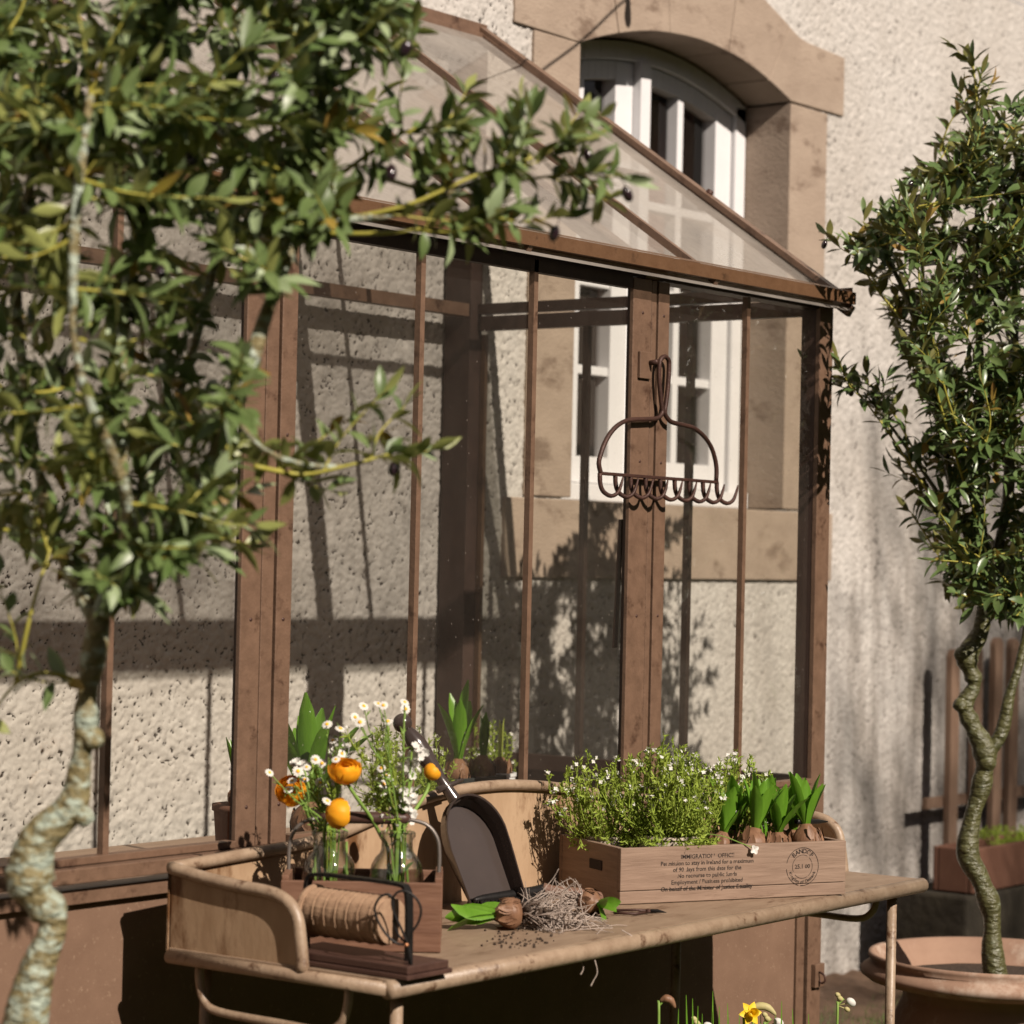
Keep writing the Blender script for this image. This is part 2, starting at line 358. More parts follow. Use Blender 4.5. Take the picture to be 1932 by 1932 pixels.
# ------------------------------------------------------------------ house
house = thing('house', 'old house wall of pale roughcast with an arched sandstone window', 'house', (0, YW, GZ))
def archz(x):
    a = .38 if x < .93 else .44
    return 2.582 - a * (x - .93) ** 2
X0, X1, ZB, ZS = .433, 1.369, 1.433, 2.492
# displaced roughcast region
def roughcast():
    x0, x1, z0, z1, st = -1.95, 3.1, GZ - .02, 3.0, .0033
    nx = int((x1 - x0) / st); nz = int((z1 - z0) / st)
    rs = np.random.RandomState(11)
    def filt(sig, asp=1.0):
        a = rs.randn(nz + 1, nx + 1); F = np.fft.fft2(a)
        ky = np.fft.fftfreq(nz + 1)[:, None]; kx = np.fft.fftfreq(nx + 1)[None, :]
        F *= np.exp(-2 * (np.pi ** 2) * ((kx * sig) ** 2 + (ky * sig * asp) ** 2)); b = np.real(np.fft.ifft2(F)); return b / b.std()
    n1 = filt(1.3); n3 = filt(12); n4 = filt(1.2, .8); n5 = filt(1.1, .9); n2 = filt(.8)
    xs_ = x0 + np.arange(nx + 1) * st; fade = 1 - .35 * np.clip((xs_ - .1) / 1.0, 0, 1)[None, :]
    h = (-.0007 * n1 * (.5 + .5 * fade) - .0003 * n3 - .0007 * n2)
    crack = np.clip(.30 - np.abs(n4 - .1), 0, .30) / .30          # short wandering crevices between the render lumps
    h += fade * .0045 * np.clip(crack * 1.6, 0, 1) * np.clip((n5 + .16 * n3 - .05) * 1.5, 0, 1)
    xs = x0 + np.arange(nx + 1) * st; zs = z0 + np.arange(nz + 1) * st
    Xg, Zg = np.meshgrid(xs, zs)
    Y = YW + h
    edge = np.minimum.reduce([Xg - x0, x1 - Xg, z1 - Zg]); Y = np.where(edge < .02, YW + h * np.clip(edge / .02, 0, 1), Y)
    co = np.stack([Xg, Y - YW, Zg - GZ], -1).reshape(-1, 3).astype(np.float32)
    co[:, 0] += 0
    i = np.arange(nx)[None, :]; j = np.arange(nz)[:, None]; a = (j * (nx + 1) + i)
    F = np.stack([a, a + 1, a + nx + 2, a + nx + 1], -1).reshape(-1, 4)
    cx = (xs[:-1] + st / 2)[None, :].repeat(nz, 0).ravel(); cz = (zs[:-1] + st / 2)[:, None].repeat(nx, 1).ravel()
    az = np.where(cx < .93, 2.582 - .38 * (cx - .93) ** 2, 2.582 - .44 * (cx - .93) ** 2)
    hole = (cx > X0 - .03) & (cx < X1 + .03) & (cz > ZB - .03) & (cz < az + .03)
    F = F[~hole]
    me = bpy.data.meshes.new('wall'); me.vertices.add(len(co)); me.vertices.foreach_set('co', co.ravel())
    me.loops.add(F.size); me.loops.foreach_set('vertex_index', F.ravel().astype(np.int32))
    me.polygons.add(len(F)); me.polygons.foreach_set('loop_start', np.arange(len(F), dtype=np.int32) * 4)
    me.polygons.foreach_set('use_smooth', np.ones(len(F), dtype=bool))
    me.update(calc_edges=True); me.materials.append(M['wall'])
    o = bpy.data.objects.new('wall', me); COL.objects.link(o); o.parent = house
    # plain wall around the modelled patch, a solid half metre thick
    g = MB(); B = YW
    for a, b, c, d in ((-12, x0, GZ - .3, 7), (x1, 14, GZ - .3, 7), (x0, x1, z1, 7)):
        g.quad((a, B, c), (b, B, c), (b, B, d), (a, B, d))
    g.quad((-12, B, 7), (14, B, 7), (14, B + .6, 7), (-12, B + .6, 7)); g.quad((-12, B, GZ), (-12, B, 7), (-12, B + .6, 7), (-12, B + .6, GZ)); g.quad((14, B, GZ), (14, B + .6, GZ), (14, B + .6, 7), (14, B, 7))
    o2 = g.build('outer_wall', M['wall'], house)
roughcast()
# object-space for the wall material is relative to the house empty: shift thresholds accordingly
def shrink(poly, e):
    cx = sum(p[0] for p in poly) / len(poly); cz = sum(p[1] for p in poly) / len(poly); o = []
    for x, z in poly:
        d = math.hypot(x - cx, z - cz); k = (d - e) / d; o.append((cx + (x - cx) * k, cz + (z - cz) * k))
    return o
FY = YW - .008
sur = MB()
def block(poly, y0=FY, y1=1.16): sur.prism(shrink(poly, .0015), y0, y1)
block([(.255, 1.436), (X0, 1.436), (X0, 1.96), (.255, 1.96)])
block([(.255, 1.963), (X0, 1.963), (X0, 2.49), (.255, 2.49)])
block([(X1, 1.436), (1.557, 1.436), (1.557, 2.02), (X1, 2.02)])
block([(X1, 2.023), (1.557, 2.023), (1.557, 2.495), (X1, 2.495)])
joints = [(.433, .18), (.585, .50), (.80, .775), (1.065, 1.11), (1.255, 1.355), (1.369, 1.643)]
def outer(x):
    pts = [(.18, 2.80), (.5, 2.86), (.93, 2.88), (1.0, 2.84), (1.234, 2.739), (1.42, 2.668), (1.643, 2.658)]
    for a, b in zip(pts, pts[1:]):
        if a[0] <= x <= b[0]: return a[1] + (b[1] - a[1]) * (x - a[0]) / (b[0] - a[0])
    return pts[-1][1]
for k in range(5):
    (a, oa), (b, ob) = joints[k], joints[k + 1]
    inner = [(a + (b - a) * i / 8, archz(a + (b - a) * i / 8)) for i in range(9)]
    outp = [(ob + (oa - ob) * i / 6, outer(ob + (oa - ob) * i / 6)) for i in range(7)]
    if k == 0: outp = outp + [(.18, 2.492)]
    if k == 4: outp = [(1.643, 2.499)] + outp
    # split off the bed line so the voussoir is a clean ring
    block(inner + outp, FY - .001 * (k % 2))
block([(.18, 1.252), (.93, 1.252), (.93, 1.432), (.18, 1.432)], FY - .004, 1.2)
block([(.933, 1.252), (1.62, 1.252), (1.62, 1.432), (.933, 1.432)], FY - .004, 1.2)
sur.build('window_surround', M['stone'], house, bevel=.003)
# dark room behind the window
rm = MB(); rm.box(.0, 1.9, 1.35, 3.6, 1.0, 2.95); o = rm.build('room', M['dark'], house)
cu = MB()
for (a, b) in ((.60, .74), (1.17, 1.36)):
    n = 14; vs = []
    for i in range(n + 1):
        x = a + (b - a) * i / n; y = 1.24 + .012 * math.sin(i * 1.7)
        vs += [(x, y, 1.46), (x, y, 2.50)]
    cu.add(vs, [(2 * i, 2 * i + 2, 2 * i + 3, 2 * i + 1) for i in range(n)])
cu.build('curtain', M['curtain'], house, smooth=True)
# white casement window, arched head
FYW = 1.068
win = MB()
def archpts(dz, a, b, n=14): return [(a + (b - a) * i / n, archz(a + (b - a) * i / n) - dz) for i in range(n + 1)]
def archband(g, a, b, d0, d1, y0, y1): 
    p = archpts(d0, a, b); q = archpts(d1, a, b)[::-1]
    for i in range(len(p) - 1):
        g.prism([p[i], p[i + 1], q[len(q) - 2 - i], q[len(q) - 1 - i]], y0, y1)
# outer frame
win.box(X0 + .002, X0 + .05, FYW, FYW + .07, ZB + .045, archz(X0 + .03) - .02)
win.box(X1 - .05, X1 - .002, FYW, FYW + .07, ZB + .045, archz(X1 - .03) - .02)
archband(win, X0 + .002, X1 - .002, .004, .05, FYW, FYW + .07)
win.box(.862, .905, FYW - .012, FYW + .07, ZB + .045, archz(.88) - .05)
wf = win.build('window', M['white'], house, bevel=.002)
wf['label'] = 'white painted casement window with an arched head'
wsl = MB(); wsl.box(X0 + .003, X1 - .003, FYW - .03, FYW + .07, ZB + .003, ZB + .045); wsl.build('window_sill', M['white'], wf, bevel=.003)
zrows = [1.545, 1.755, 1.97, 2.185]
for (a, b, barx) in ((.486, .860, .645), (.907, 1.316, 1.080)):
    c = MB(); sw = .036 if a < .8 else .032
    y0, y1 = FYW + .012, FYW + .055
    top = archz(a) - .055 if a < .8 else archz(b) - .055
    ga = a + (.036 if a < .8 else .028); gb = b - (.074 if a < .8 else .075)
    c.box(a, ga, y0, y1, ZB + .048, archz(a + .01) - .055); c.box(gb, b, y0, y1, ZB + .048, archz(b - .01) - .056)
    c.box(ga, gb, y0, y1, ZB + .048, zrows[0])
    archband(c, a, b, .052, .098, y0 + .002, y1 - .002)
    c.box(barx - .013, barx + .013, y0 + .003, y1 - .004, zrows[0], archz(barx) - .09)
    for z in zrows[1:]: c.box(ga, gb, y0 + .005, y1 - .006, z - .011, z + .011)
    c.build('casement', M['white'], wf, bevel=.002)
    p = MB(); p.quad((ga, FYW + .045, ZB + .1), (gb, FYW + .045, ZB + .1), (gb, FYW + .045, 2.50), (ga, FYW + .045, 2.50)); p.build('glass_pane', M['winglass'], wf)

# ------------------------------------------------------------------ greenhouse
gh = thing('greenhouse', 'lean-to greenhouse of brown painted metal with dusty glass against the house', 'greenhouse', (0, 0, GZ))
XL = -3.3
ZE, ZR_, YR = 1.822, 2.440, .91
SL = (ZR_ - ZE) / YR
def post(name, x0, g1, g2, x1, z0=.873, z1=1.79):
    b = MB()
    b.box(x0, g1 - .0015, -.004, .004, z0, z1); b.box(g1 + .0020, g2 - .0020, -.002, .004, z0, z1); b.box(g2 + .0020, x1, -.004, .004, z0, z1)
    for zz in (.93, 1.20, 1.47, 1.73):
        for xx in ((x0 + g1) / 2, (g2 + x1) / 2):
            q = MB(); q.lathe((xx, -.0042, zz), [(.0001, .0014), (.0022, .0011), (.003, 0)], 10, (0, -1, 0)); q.build('screw', M['iron'], gh, smooth=True)
    q = MB(); q.box(x0 + .003, x1 - .003, .0043, .011, z0, z1); q.build('seal', M['seal_shade'], gh)
    return b.build(name, M['frame'], gh, bevel=.0012)
post('post', -1.657, -1.614, -1.584, -1.549)
p2 = post('post', -.684, -.626, -.607, -.571)
post('post', -2.86, -2.81, -2.79, -2.75)
b = MB(); b.box(-.044, -.006, -.002, .008, GZ, 1.80); b.box(-.002, .0105, .001, .030, GZ, 1.80)
q = MB(); q.box(-.0435, -.0025, .0085, .040, GZ, 1.79); q.build('seal', M['seal_shade'], gh)
b.build('corner_post', M['frame'], gh, bevel=.001)
b = MB(); b.box(-.045, -.004, .862, .932, GZ, 2.40); b.build('back_post', M['seal_shade'], gh, bevel=.001)
b = MB(); b.box(-.006, .004, .850, .8615, .886, 1.775); b.build('back_post_strip', M['frame'], gh)
for x in (-1.911, -1.261, -.967, -.3075, -2.45, -3.0):
    b = MB(); b.box(x - .0055, x + .0055, -.004, .007, .875, 1.79); b.build('glazing_bar', M['frame'], gh)
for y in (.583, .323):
    b = MB(); b.box(-.009, .004, y - .007, y + .007, .884, 1.783); b.build('glazing_bar', M['seal_shade'], gh)  # backlit gable bars, shade put into their dark colour
# front sill, bottom rail, trim, knee wall
b = MB(); b.box(XL, -.052, -.03, .014, .853, .873); b.build('sill', M['frame'], gh, bevel=.0015)
b = MB(); b.box(XL, -1.66, -.010, .012, .874, .884); b.box(-1.546, -.687, -.010, .012, .874, .884); b.box(-.568, -.055, -.010, .012, .874, .884); b.build('bottom_rail', M['frame'], gh, bevel=.001)
b = MB(); b.box(XL, -.054, -.010, .03, .822, .842); b.build('trim_rail', M['frame'], gh, bevel=.001)
b = MB(); b.box(XL, -.085, .004, .012, GZ, .821); b.build('lower_panel', M['panel'], gh)
b = MB(); b.box(-.083, -.055, .0, .02, GZ, .821); b.box(XL, -.085, .0, .02, GZ, GZ + .04); b.build('panel_frame', M['frame'], gh)
# catch on the corner post
b = MB(); b.box(-.030, .004, -.012, -.0025, .478, .523); cq = b.build('catch', M['frame'], gh, bevel=.001)
b = MB(); b.tube([(-.018, -.013, .508), (-.018, -.024, .503), (-.018, -.026, .492), (-.018, -.018, .487), (-.018, -.014, .492)], .0022, 6, smooth=3); b.build('hook', M['iron'], cq, smooth=True)
# eave beam and gutter
b = MB(); b.box(XL, .0, .002, .04, 1.792, 1.835); b.box(-1.546, -.687, -.004, .012, 1.770, 1.791); b.build('eave_beam', M['seal_shade'], gh)  # beam coloured dark to paint in the gutter's shadow
b = MB(); b.prism([(0, 0)] * 0 or [(XL, 1.803), (.008, 1.803), (.008, 1.826), (XL, 1.826)], -.050, -.043)
b.box(XL, .008, -.0425, .001, 1.803, 1.808); b.quad((XL, -.050, 1.8265), (.008, -.050, 1.8265), (.008, .0, 1.840), (XL, .0, 1.840))
b.box(.004, .0078, -.0425, .0, 1.8085, 1.836)
b.build('gutter', M['gutter'], gh)
# gable rails, their shaded side put into the dark colour
b = MB(); b.box(-.02, .0, .05, .855, 1.782, 1.813); b.build('gable_rail', M['seal_shade'], gh)
b = MB(); b.box(-.02, .003, .0, .86, 1.8175, 1.84); b.build('gable_rail', M['seal_shade'], gh)
b = MB(); b.box(-.02, .0, .05, .86, .852, .884); b.build('gable_rail', M['seal_shade'], gh)
b = MB(); b.box(-.012, -.006, .048, .93, GZ, .851); b.build('lower_panel', M['seal_shade'], gh)
# rail and wall plate on the house side
b = MB(); b.box(XL, -.05, .862, .888, 1.811, 1.838); b.build('wall_rail', M['frame'], gh)
b = MB(); b.box(XL, .03, YR - .018, YR + .012, ZR_ - .008, ZR_ + .014); b.box(XL, .03, YR - .028, YR - .012, ZR_ - .03, ZR_ - .009); b.build('ridge_bar', M['frame'], gh, bevel=.001)
# rafters
def rz(y): return ZE + SL * y
def rafter(x, wd, y0=-.045, dz=.008, h=.014, name='rafter'):
    b = MB(); b.beam((x, y0, rz(y0) + dz), (x, YR - .02, rz(YR - .02) + dz), wd, h, Vector((0, -SL, 1))); return b.build(name, M['frame'], gh)
for x in (-.482, -1.04, -1.60, -2.17, -2.75, -3.28): rafter(x, .012)
b = MB(); b.beam((.006, -.035, rz(-.035) + .012), (.016, YR, rz(YR) + .012), .026, .012, Vector((0, -SL, 1)))
b.beam((.008, -.04, rz(-.04) - .006), (.008, YR, rz(YR) - .006), .014, .022, Vector((0, -SL, 1)))
bb = b.build('verge_rafter', M['frame'], gh, bevel=.001)
b = MB(); b.lathe((.016, .30, rz(.30) + .019), [(0.0001, .008), (.007, .007), (.008, 0)], 10, (0, -SL, 1)); b.build('bolt', M['iron'], bb, smooth=True)
rafter(-.62, .045, 0, -.028, .03, 'tie_rafter')
b = MB(); b.box(XL, 0, .414, .428, rz(.42) - .035, rz(.42) - .021); b.build('purlin', M['frame'], gh)
# bench inside
b = MB()
for k in range(6):
    b.box(XL, -.06, .06 + k * .13, .06 + k * .13 + .126, .742, .76)
b.build('bench', M['bench'], gh)
# panes
def pane(a, bq, c, d, mt='glass'): q = MB(); q.quad(a, bq, c, d); return q.build('glass_pane', M[mt], gh)
for a, b_ in ((-3.3, -2.86), (-2.75, -2.45), (-2.45, -1.911), (-1.911, -1.657), (-1.549, -1.261), (-1.261, -.967), (-.967, -.684), (-.571, -.3075), (-.3075, -.052)):
    pane((a, .012, .885), (b_, .012, .885), (b_, .012, 1.795), (a, .012, 1.795))
for a, b_ in ((.045, .323), (.323, .583), (.583, .86)):
    pane((-.010, a, .87), (-.010, b_, .87), (-.010, b_, 1.80), (-.010, a, 1.80))
q = MB(); q.add([(-.010, .0, 1.83), (-.010, YR, 1.83), (-.010, YR, 2.43)], [(0, 1, 2)]); q.build('glass_pane', M['glass'], gh)
xs = [0, -.482, -1.04, -1.60, -2.17, -2.75, -3.28]
for a, b_ in zip(xs[1:], xs[:-1]):
    y0 = -.05; y1 = YR - .01
    pane((a, y0, rz(y0)), (b_, y0, rz(y0)), (b_, y1, rz(y1)), (a, y1, rz(y1)), 'roofglass')
# window stay hanging inside
b = MB(); pA = on(1172, 980, 1, .055); pB = on(1160, 1222, 1, .075); b.beam(pA, pB, .012, .003, Vector((0, 1, 0))); b.build('window_stay', M['iron'], gh)
# bracket and peg that carries the rake
b = MB(); b.box(-.668, -.632, -.010, -.0045, 1.615, 1.662); bk = b.build('bracket', M['frame'], gh, bevel=.001)
b = MB(); b.tube([(-.638, -.008, 1.643), (-.638, -.026, 1.645)], .0048, 10); b.build('peg', M['iron'], bk, smooth=True)

# ------------------------------------------------------------------ rake head
rk = thing('rake_head', 'rusty bow rake head hanging tines down on the middle post', 'rake', (-.638, -.045, 1.50))
YK = -.017
def k4(a, b_): 
    p = on((1220 + a / 4.39) * .8879, (700 + b_ / 4.39) * .8879, 1, YK); return p
bw = MB()
pts = [k4(*p) for p in ((250, 1345), (230, 1250), (252, 1150), (290, 1050), (340, 965), (400, 900), (470, 858), (540, 842), (660, 838), (760, 832), (800, 810), (822, 770), (815, 700), (800, 560), (792, 420), (798, 310), (815, 270), (845, 252), (870, 270), (885, 310), (882, 420), (872, 560), (855, 700), (845, 770), (870, 830), (920, 868), (1010, 890), (1110, 918), (1200, 985), (1270, 1080), (1310, 1190), (1328, 1300), (1325, 1410))]
bw.tube(pts, .0042, 8, smooth=3); bw.build('bow', M['iron'], rk, smooth=True)
bar = MB(); a = k4(240, 1342); c = k4(1330, 1425); bar.beam(a, c, .009, .0055); bar.build('head_bar', M['iron'], rk, bevel=.001)
zr_ = (c - a).normalized()
for i in range(9):
    top = a + (c - a) * (i * 1.0 / 8)
    t = MB(); x = top.x; z = top.z
    t.tube([(x, YK, z), (x + .0005, YK - .001, z - .018), (x + .006, YK - .004, z - .031), (x + .020, YK - .010, z - .038), (x + .034, YK - .014, z - .032), (x + .041, YK - .016, z - .018), (x + .045, YK - .017, z - .004)],
           [.0042, .004, .004, .0038, .0033, .0027, .0012], 8, smooth=3)
    t.build('tine', M['iron'], rk, smooth=True)

# ================================================================== POTTING TABLE
tb = thing('potting_table', 'long weathered metal potting table with a curved rim at the back', 'table', (-1.885, -.485, GZ))
tx0, tx1, ty0, ty1 = -1.885, -.455, -.485, -.11
b = MB(); b.box(tx0, tx1, ty0, ty1, TZ - .012, TZ); b.build('tabletop', M['tabletop'], tb, bevel=.001)
b = MB(); b.tube([(tx0 - .004, ty0 - .003, TZ - .012), (tx0 + .4, ty0 - .004, TZ - .0125), (tx1 + .012, ty0 - .004, TZ - .012)], .0125, 12); b.build('front_rod', M['table'], tb, smooth=True)
for x in (tx0, tx1):
    b = MB(); b.tube([(x, ty0, TZ - .012), (x, ty1, TZ - .012)], .009, 10); b.build('end_rod', M['table'], tb, smooth=True)
bp = [(-1.885, .874), (-1.76, .879), (-1.635, .884), (-1.54, .893), (-1.45, .911), (-1.382, .923), (-1.315, .934), (-1.259, .939), (-1.19, .941), (-1.11, .939), (-1.0, .929), (-.88, .912), (-.75, .895), (-.6, .882), (-.455, .874)]
sp = [(-.11, .874), (-.174, .866), (-.23, .861), (-.286, .858), (-.315, .850), (-.333, .832), (-.340, .802), (-.346, .762)]
PL, _ = spline([V(x, ty1, z) for x, z in bp], [1] * len(bp), 4)
b = MB(); b.tube(PL, .0085, 10); b.build('back_rod', M['table'], tb, smooth=True)
b = MB(); vs = []
for p in PL: vs += [(p.x, p.y + .003, TZ - .01), (p.x, p.y + .003, p.z)]
for p in PL: vs += [(p.x, p.y + .005, TZ - .01), (p.x, p.y + .005, p.z)]
n = len(PL); b.add(vs, [(2 * i, 2 * i + 2, 2 * i + 3, 2 * i + 1) for i in range(n - 1)] + [(2 * n + 2 * i, 2 * n + 2 * i + 1, 2 * n + 2 * i + 3, 2 * n + 2 * i + 2) for i in range(n - 1)])
b.build('back_panel', M['gallery'], tb)
for x in (tx0, tx1):
    PS, _ = spline([V(x, y, z) for y, z in sp], [1] * len(sp), 4)
    b = MB(); b.tube(PS, .0085, 10); b.build('side_rod', M['table'], tb, smooth=True)
    b = MB(); vs = []
    xx = x + (.002 if x < -1 else -.002)
    for p in PS: vs += [(xx, p.y, TZ - .008), (xx, p.y, max(p.z, TZ - .007))]
    for p in PS: vs += [(xx + .0015, p.y, TZ - .008), (xx + .0015, p.y, max(p.z, TZ - .007))]
    n = len(PS); b.add(vs, [(2 * i, 2 * i + 2, 2 * i + 3, 2 * i + 1) for i in range(n - 1)] + [(2 * n + 2 * i, 2 * n + 2 * i + 1, 2 * n + 2 * i + 3, 2 * n + 2 * i + 2) for i in range(n - 1)])
    b.build('side_panel', M['gallery'], tb)
    b = MB(); lx = x + (.010 if x < -1 else -.004)
    b.tube([(lx, -.157, TZ - .02), (lx, -.158, .725), (lx, -.168, .702), (lx, -.195, .691), (lx, -.30, .689), (lx, -.375, .689), (lx, -.402, .702), (lx, -.412, .725), (lx, -.414, TZ - .02)], .006, 8, smooth=4)
    b.build('brace', M['table'], tb, smooth=True)
for x, y in ((-1.838, -.462), (-1.838, -.135), (-.50, -.462), (-.66, -.135)):
        b = MB(); b.tube([(x, y, GZ), (x, y, TZ - .014)], .0085, 10); b.build('leg', M['table'], tb, smooth=True)
tb.rotation_euler = (0, 0, R(1.2))

# ------------------------------------------------------------------ crate with stencil
FLp = on(1169.4, 1708.2, 2, TZ); FRp = on(1594.6, 1688.5, 2, TZ)
U = (FRp - FLp); CL = U.length; U.normalize(); Wn = V(-U.y, U.x, 0); CW = .205; CH = .086; Zv = V(0, 0, 1)
CO = V(FLp.x, FLp.y, TZ + .001)
cr = thing('wooden_crate', 'wooden crate with black stencilled writing, full of bulbs and white flowers', 'crate', CO)
def cp(s, t, h=0): return CO + U * s + Wn * t + Zv * h
for nm, a, bq, c in (('front_board', (0, CL), (0, .009), (.0205, CH)), ('front_board', (0, CL), (.0005, .0095), (0, .0195)), ('back_board', (0, CL), (CW - .009, CW), (0, CH)),
                  ('side_board', (.0005, .010), (.0095, CW - .0095), (0, CH)), ('side_board', (CL - .010, CL - .0005), (.0095, CW - .0095), (0, CH)), ('base_board', (.011, CL - .011), (.0095, CW - .0095), (.001, .008))):
    b = MB(); b.obox(CO, U, Wn, Zv, a, bq, c); b.build(nm, M['crate'], cr, bevel=.0012)
b = MB(); b.obox(CO, U, Wn, Zv, (-.001, .0003), (.06, .10), (.045, .06)); b.build('hand_slot', M['dark'], cr)
def text(s, size, s0, h0, rot=0, align='CENTER', name='stencil'):
    cu = bpy.data.curves.new('t', 'FONT'); cu.body = s; cu.size = size; cu.align_x = align; cu.align_y = 'CENTER'; cu.resolution_u = 2; cu.offset = size * .012
    ob = bpy.data.objects.new('t', cu); COL.objects.link(ob)
    dg = bpy.context.evaluated_depsgraph_get(); me = bpy.data.meshes.new_from_object(ob.evaluated_get(dg))
    vv = []
    for v in me.vertices:
        x, y = v.co.x, v.co.y; xr = x * math.cos(rot) - y * math.sin(rot); yr = x * math.sin(rot) + y * math.cos(rot)
        vv.append(CO + U * (s0 + xr) + Wn * -.0004 + Zv * (h0 + yr))
    ff = [list(p.vertices) for p in me.polygons]
    bpy.data.objects.remove(ob); return vv, ff
tx = MB(); sc = CL
lines = [("IMMIGRATION  OFFICE", .0094), ("Permission to stay in Ireland for a maximum", .0094), ("of 90 days from this date for the", .0094), ("No recourse to public funds", .0094), ("Employment / Business prohibited", .0094), ("On behalf of the Minister of Justice Equality", .0094)]
for i, (s, z) in enumerate(lines):
    tx.add(*text(s, z, CL * .375, CH - .0165 - i * .0098))
tx.build('stencil_text', M['ink'], cr)
st = MB(); scx, sch = CL * .80, CH * .55
def ring(r, w_, gaps=()):
    n = 60; vs = []
    for i in range(n + 1):
        an = 2 * math.pi * i / n
        for q in (r - w_ / 2, r + w_ / 2): vs.append(cp(scx + q * math.cos(an), -.0004, sch + q * math.sin(an)))
    st.add(vs, [(2 * i, 2 * i + 2, 2 * i + 3, 2 * i + 1) for i in range(n) if not any(g0 <= i < g1 for g0, g1 in gaps)])
ring(.0300, .0009, ((28, 31), (43, 44))); ring(.0185, .0007, ((8, 10), (34, 37), (50, 51)))
for i, ch in enumerate("BANDCP"):
    an = R(90 + 42 - i * 17); r = .0243
    st.add(*text(ch, .0105, scx + r * math.cos(an), sch + r * math.sin(an), an - math.pi / 2))
sB = "Kingdom of Denmark"
for i, ch in enumerate(sB):
    if ch == ' ': continue
    an = R(270 - 66 + i * 132 / (len(sB) - 1)); r = .0245
    st.add(*text(ch, .0072, scx + r * math.cos(an), sch + r * math.sin(an), an + math.pi / 2))
st.add(*text("25.1 00", .0095, scx, sch))
st.build('round_stamp', M['ink'], cr)
b = MB(); b.obox(CO, U, Wn, Zv, (.012, CL - .012), (.011, CW - .011), (.009, .060)); 
so_ = b.build('soil', M['soil'], None); tag(so_, kind='stuff')

# ------------------------------------------------------------------ plant builders
def leafquad(g, p, d, nrm, L, wd, curl=.2, rows=5, fold=.15, prof=None):
    d = d.normalized(); s = d.cross(nrm)
    if s.length < 1e-4: s = d.orthogonal()
    s.normalize(); n = s.cross(d).normalized()
    prof = prof or (.12, .75, 1.0, .72, .02)
    vs = []
    rows = len(prof)
    for i in range(rows):
        t = i / (rows - 1); c = p + d * (L * t) - n * (curl * L * t * t)
        hw = wd / 2 * prof[i]
        vs += [c - s * hw + n * (hw * fold * 2), c, c + s * hw + n * (hw * fold * 2)]
    fs = []
    for i in range(rows - 1):
        a = i * 3; fs += [(a, a + 1, a + 4, a + 3), (a + 1, a + 2, a + 5, a + 4)]
    g.add(vs, fs)
def rv(rng=random): 
    while True:
        v = V(rng.uniform(-1, 1), rng.uniform(-1, 1), rng.uniform(-1, 1))
        if .05 < v.length < 1: return v.normalized()

def cress(name, label, base, rad, height, nst, pot=None, seed=1, group='white flowering rock cress plants', lean=V(0, 0, 0), flowers=.55, soiltop=0.0):
    """tuft of fine stems with small leaves and white four-petalled flowers"""
    rng = random.Random(seed); root = thing(name, label, 'plant', base, group)
    f = MB(); w_ = MB(); base = V(*base)
    if pot:
        pr, ph, pm = pot; q = MB(); q.lathe(base, [(pr * .75, 0), (pr, ph), (pr * 1.07, ph), (pr * 1.07, ph + .004), (pr * .94, ph + .004), (pr * .93, ph - .006), (0.0005, ph - .006)], 24)
        q.build('pot', M[pm], root, smooth=False); top = base + V(0, 0, ph)
    else: top = base
    for i in range(nst):
        an = rng.uniform(0, 2 * math.pi); k = rng.random() ** .6; hh = height * rng.uniform(.35, 1.0) * (1 - .30 * k)
        off = V(math.cos(an), math.sin(an), 0) * rad * k
        p0 = top + off * .30 + V(0, 0, .002); p3 = top + off * rng.uniform(.8, 1.25) + lean * (hh / height) + V(0, 0, hh); p1 = p0 + (p3 - p0) * .35 + off * .35 + rv(rng) * .008; p2 = p0 + (p3 - p0) * .75 + off * .12 + rv(rng) * .008
        pp, _ = spline([p0, p1, p2, p3], [1] * 4, 4)
        f.tube(pp, rng.uniform(.0006, .0010), 4, cap=False)
        for j in range(2, len(pp)):
            for _ in range(rng.choice((1, 2, 2, 3)) if j < 10 else 4):
                d = (rv(rng) + V(0, 0, .35) + (pp[j] - pp[j - 1]).normalized() * .6).normalized()
                leafquad(f, pp[j] + rv(rng) * .002, d, rv(rng), rng.uniform(.005, .012), .0030, .25, prof=(.3, 1, .05))
        if rng.random() < flowers:
            for _ in range(rng.randint(2, 5)):
                c = p3 + rv(rng) * .005; ax = (rv(rng) * .8 + V(-.3, -.4, .7)).normalized(); a = ax.orthogonal().normalized(); bb_ = ax.cross(a)
                for kk in range(4):
                    q = kk * math.pi / 2; leafquad(w_, c, a * math.cos(q) + bb_ * math.sin(q) + ax * .25, ax, .0036, .0032, .1, prof=(.2, 1, .6))
    # feathery basal growth in separate tufts, spilling outward
    for i in range(int(nst * .9)):
        an = rng.uniform(0, 2 * math.pi); k = rng.random() ** .5; off = V(math.cos(an), math.sin(an), 0) * rad * k * .85
        c = top + off + V(0, 0, rng.uniform(.0, height * .42 * (1.1 - k)) - (.012 if k > .8 else 0))
        for _ in range(9):
            leafquad(f, c + rv(rng) * .006, (rv(rng) + off * (4 * k) + V(0, 0, .35)), rv(rng), rng.uniform(.007, .014), .0030, .3, prof=(.3, 1, .05))
    f.build('foliage', M['herb'], root)
    if len(w_.v): w_.build('flowers', M['petal'], root)
    return root

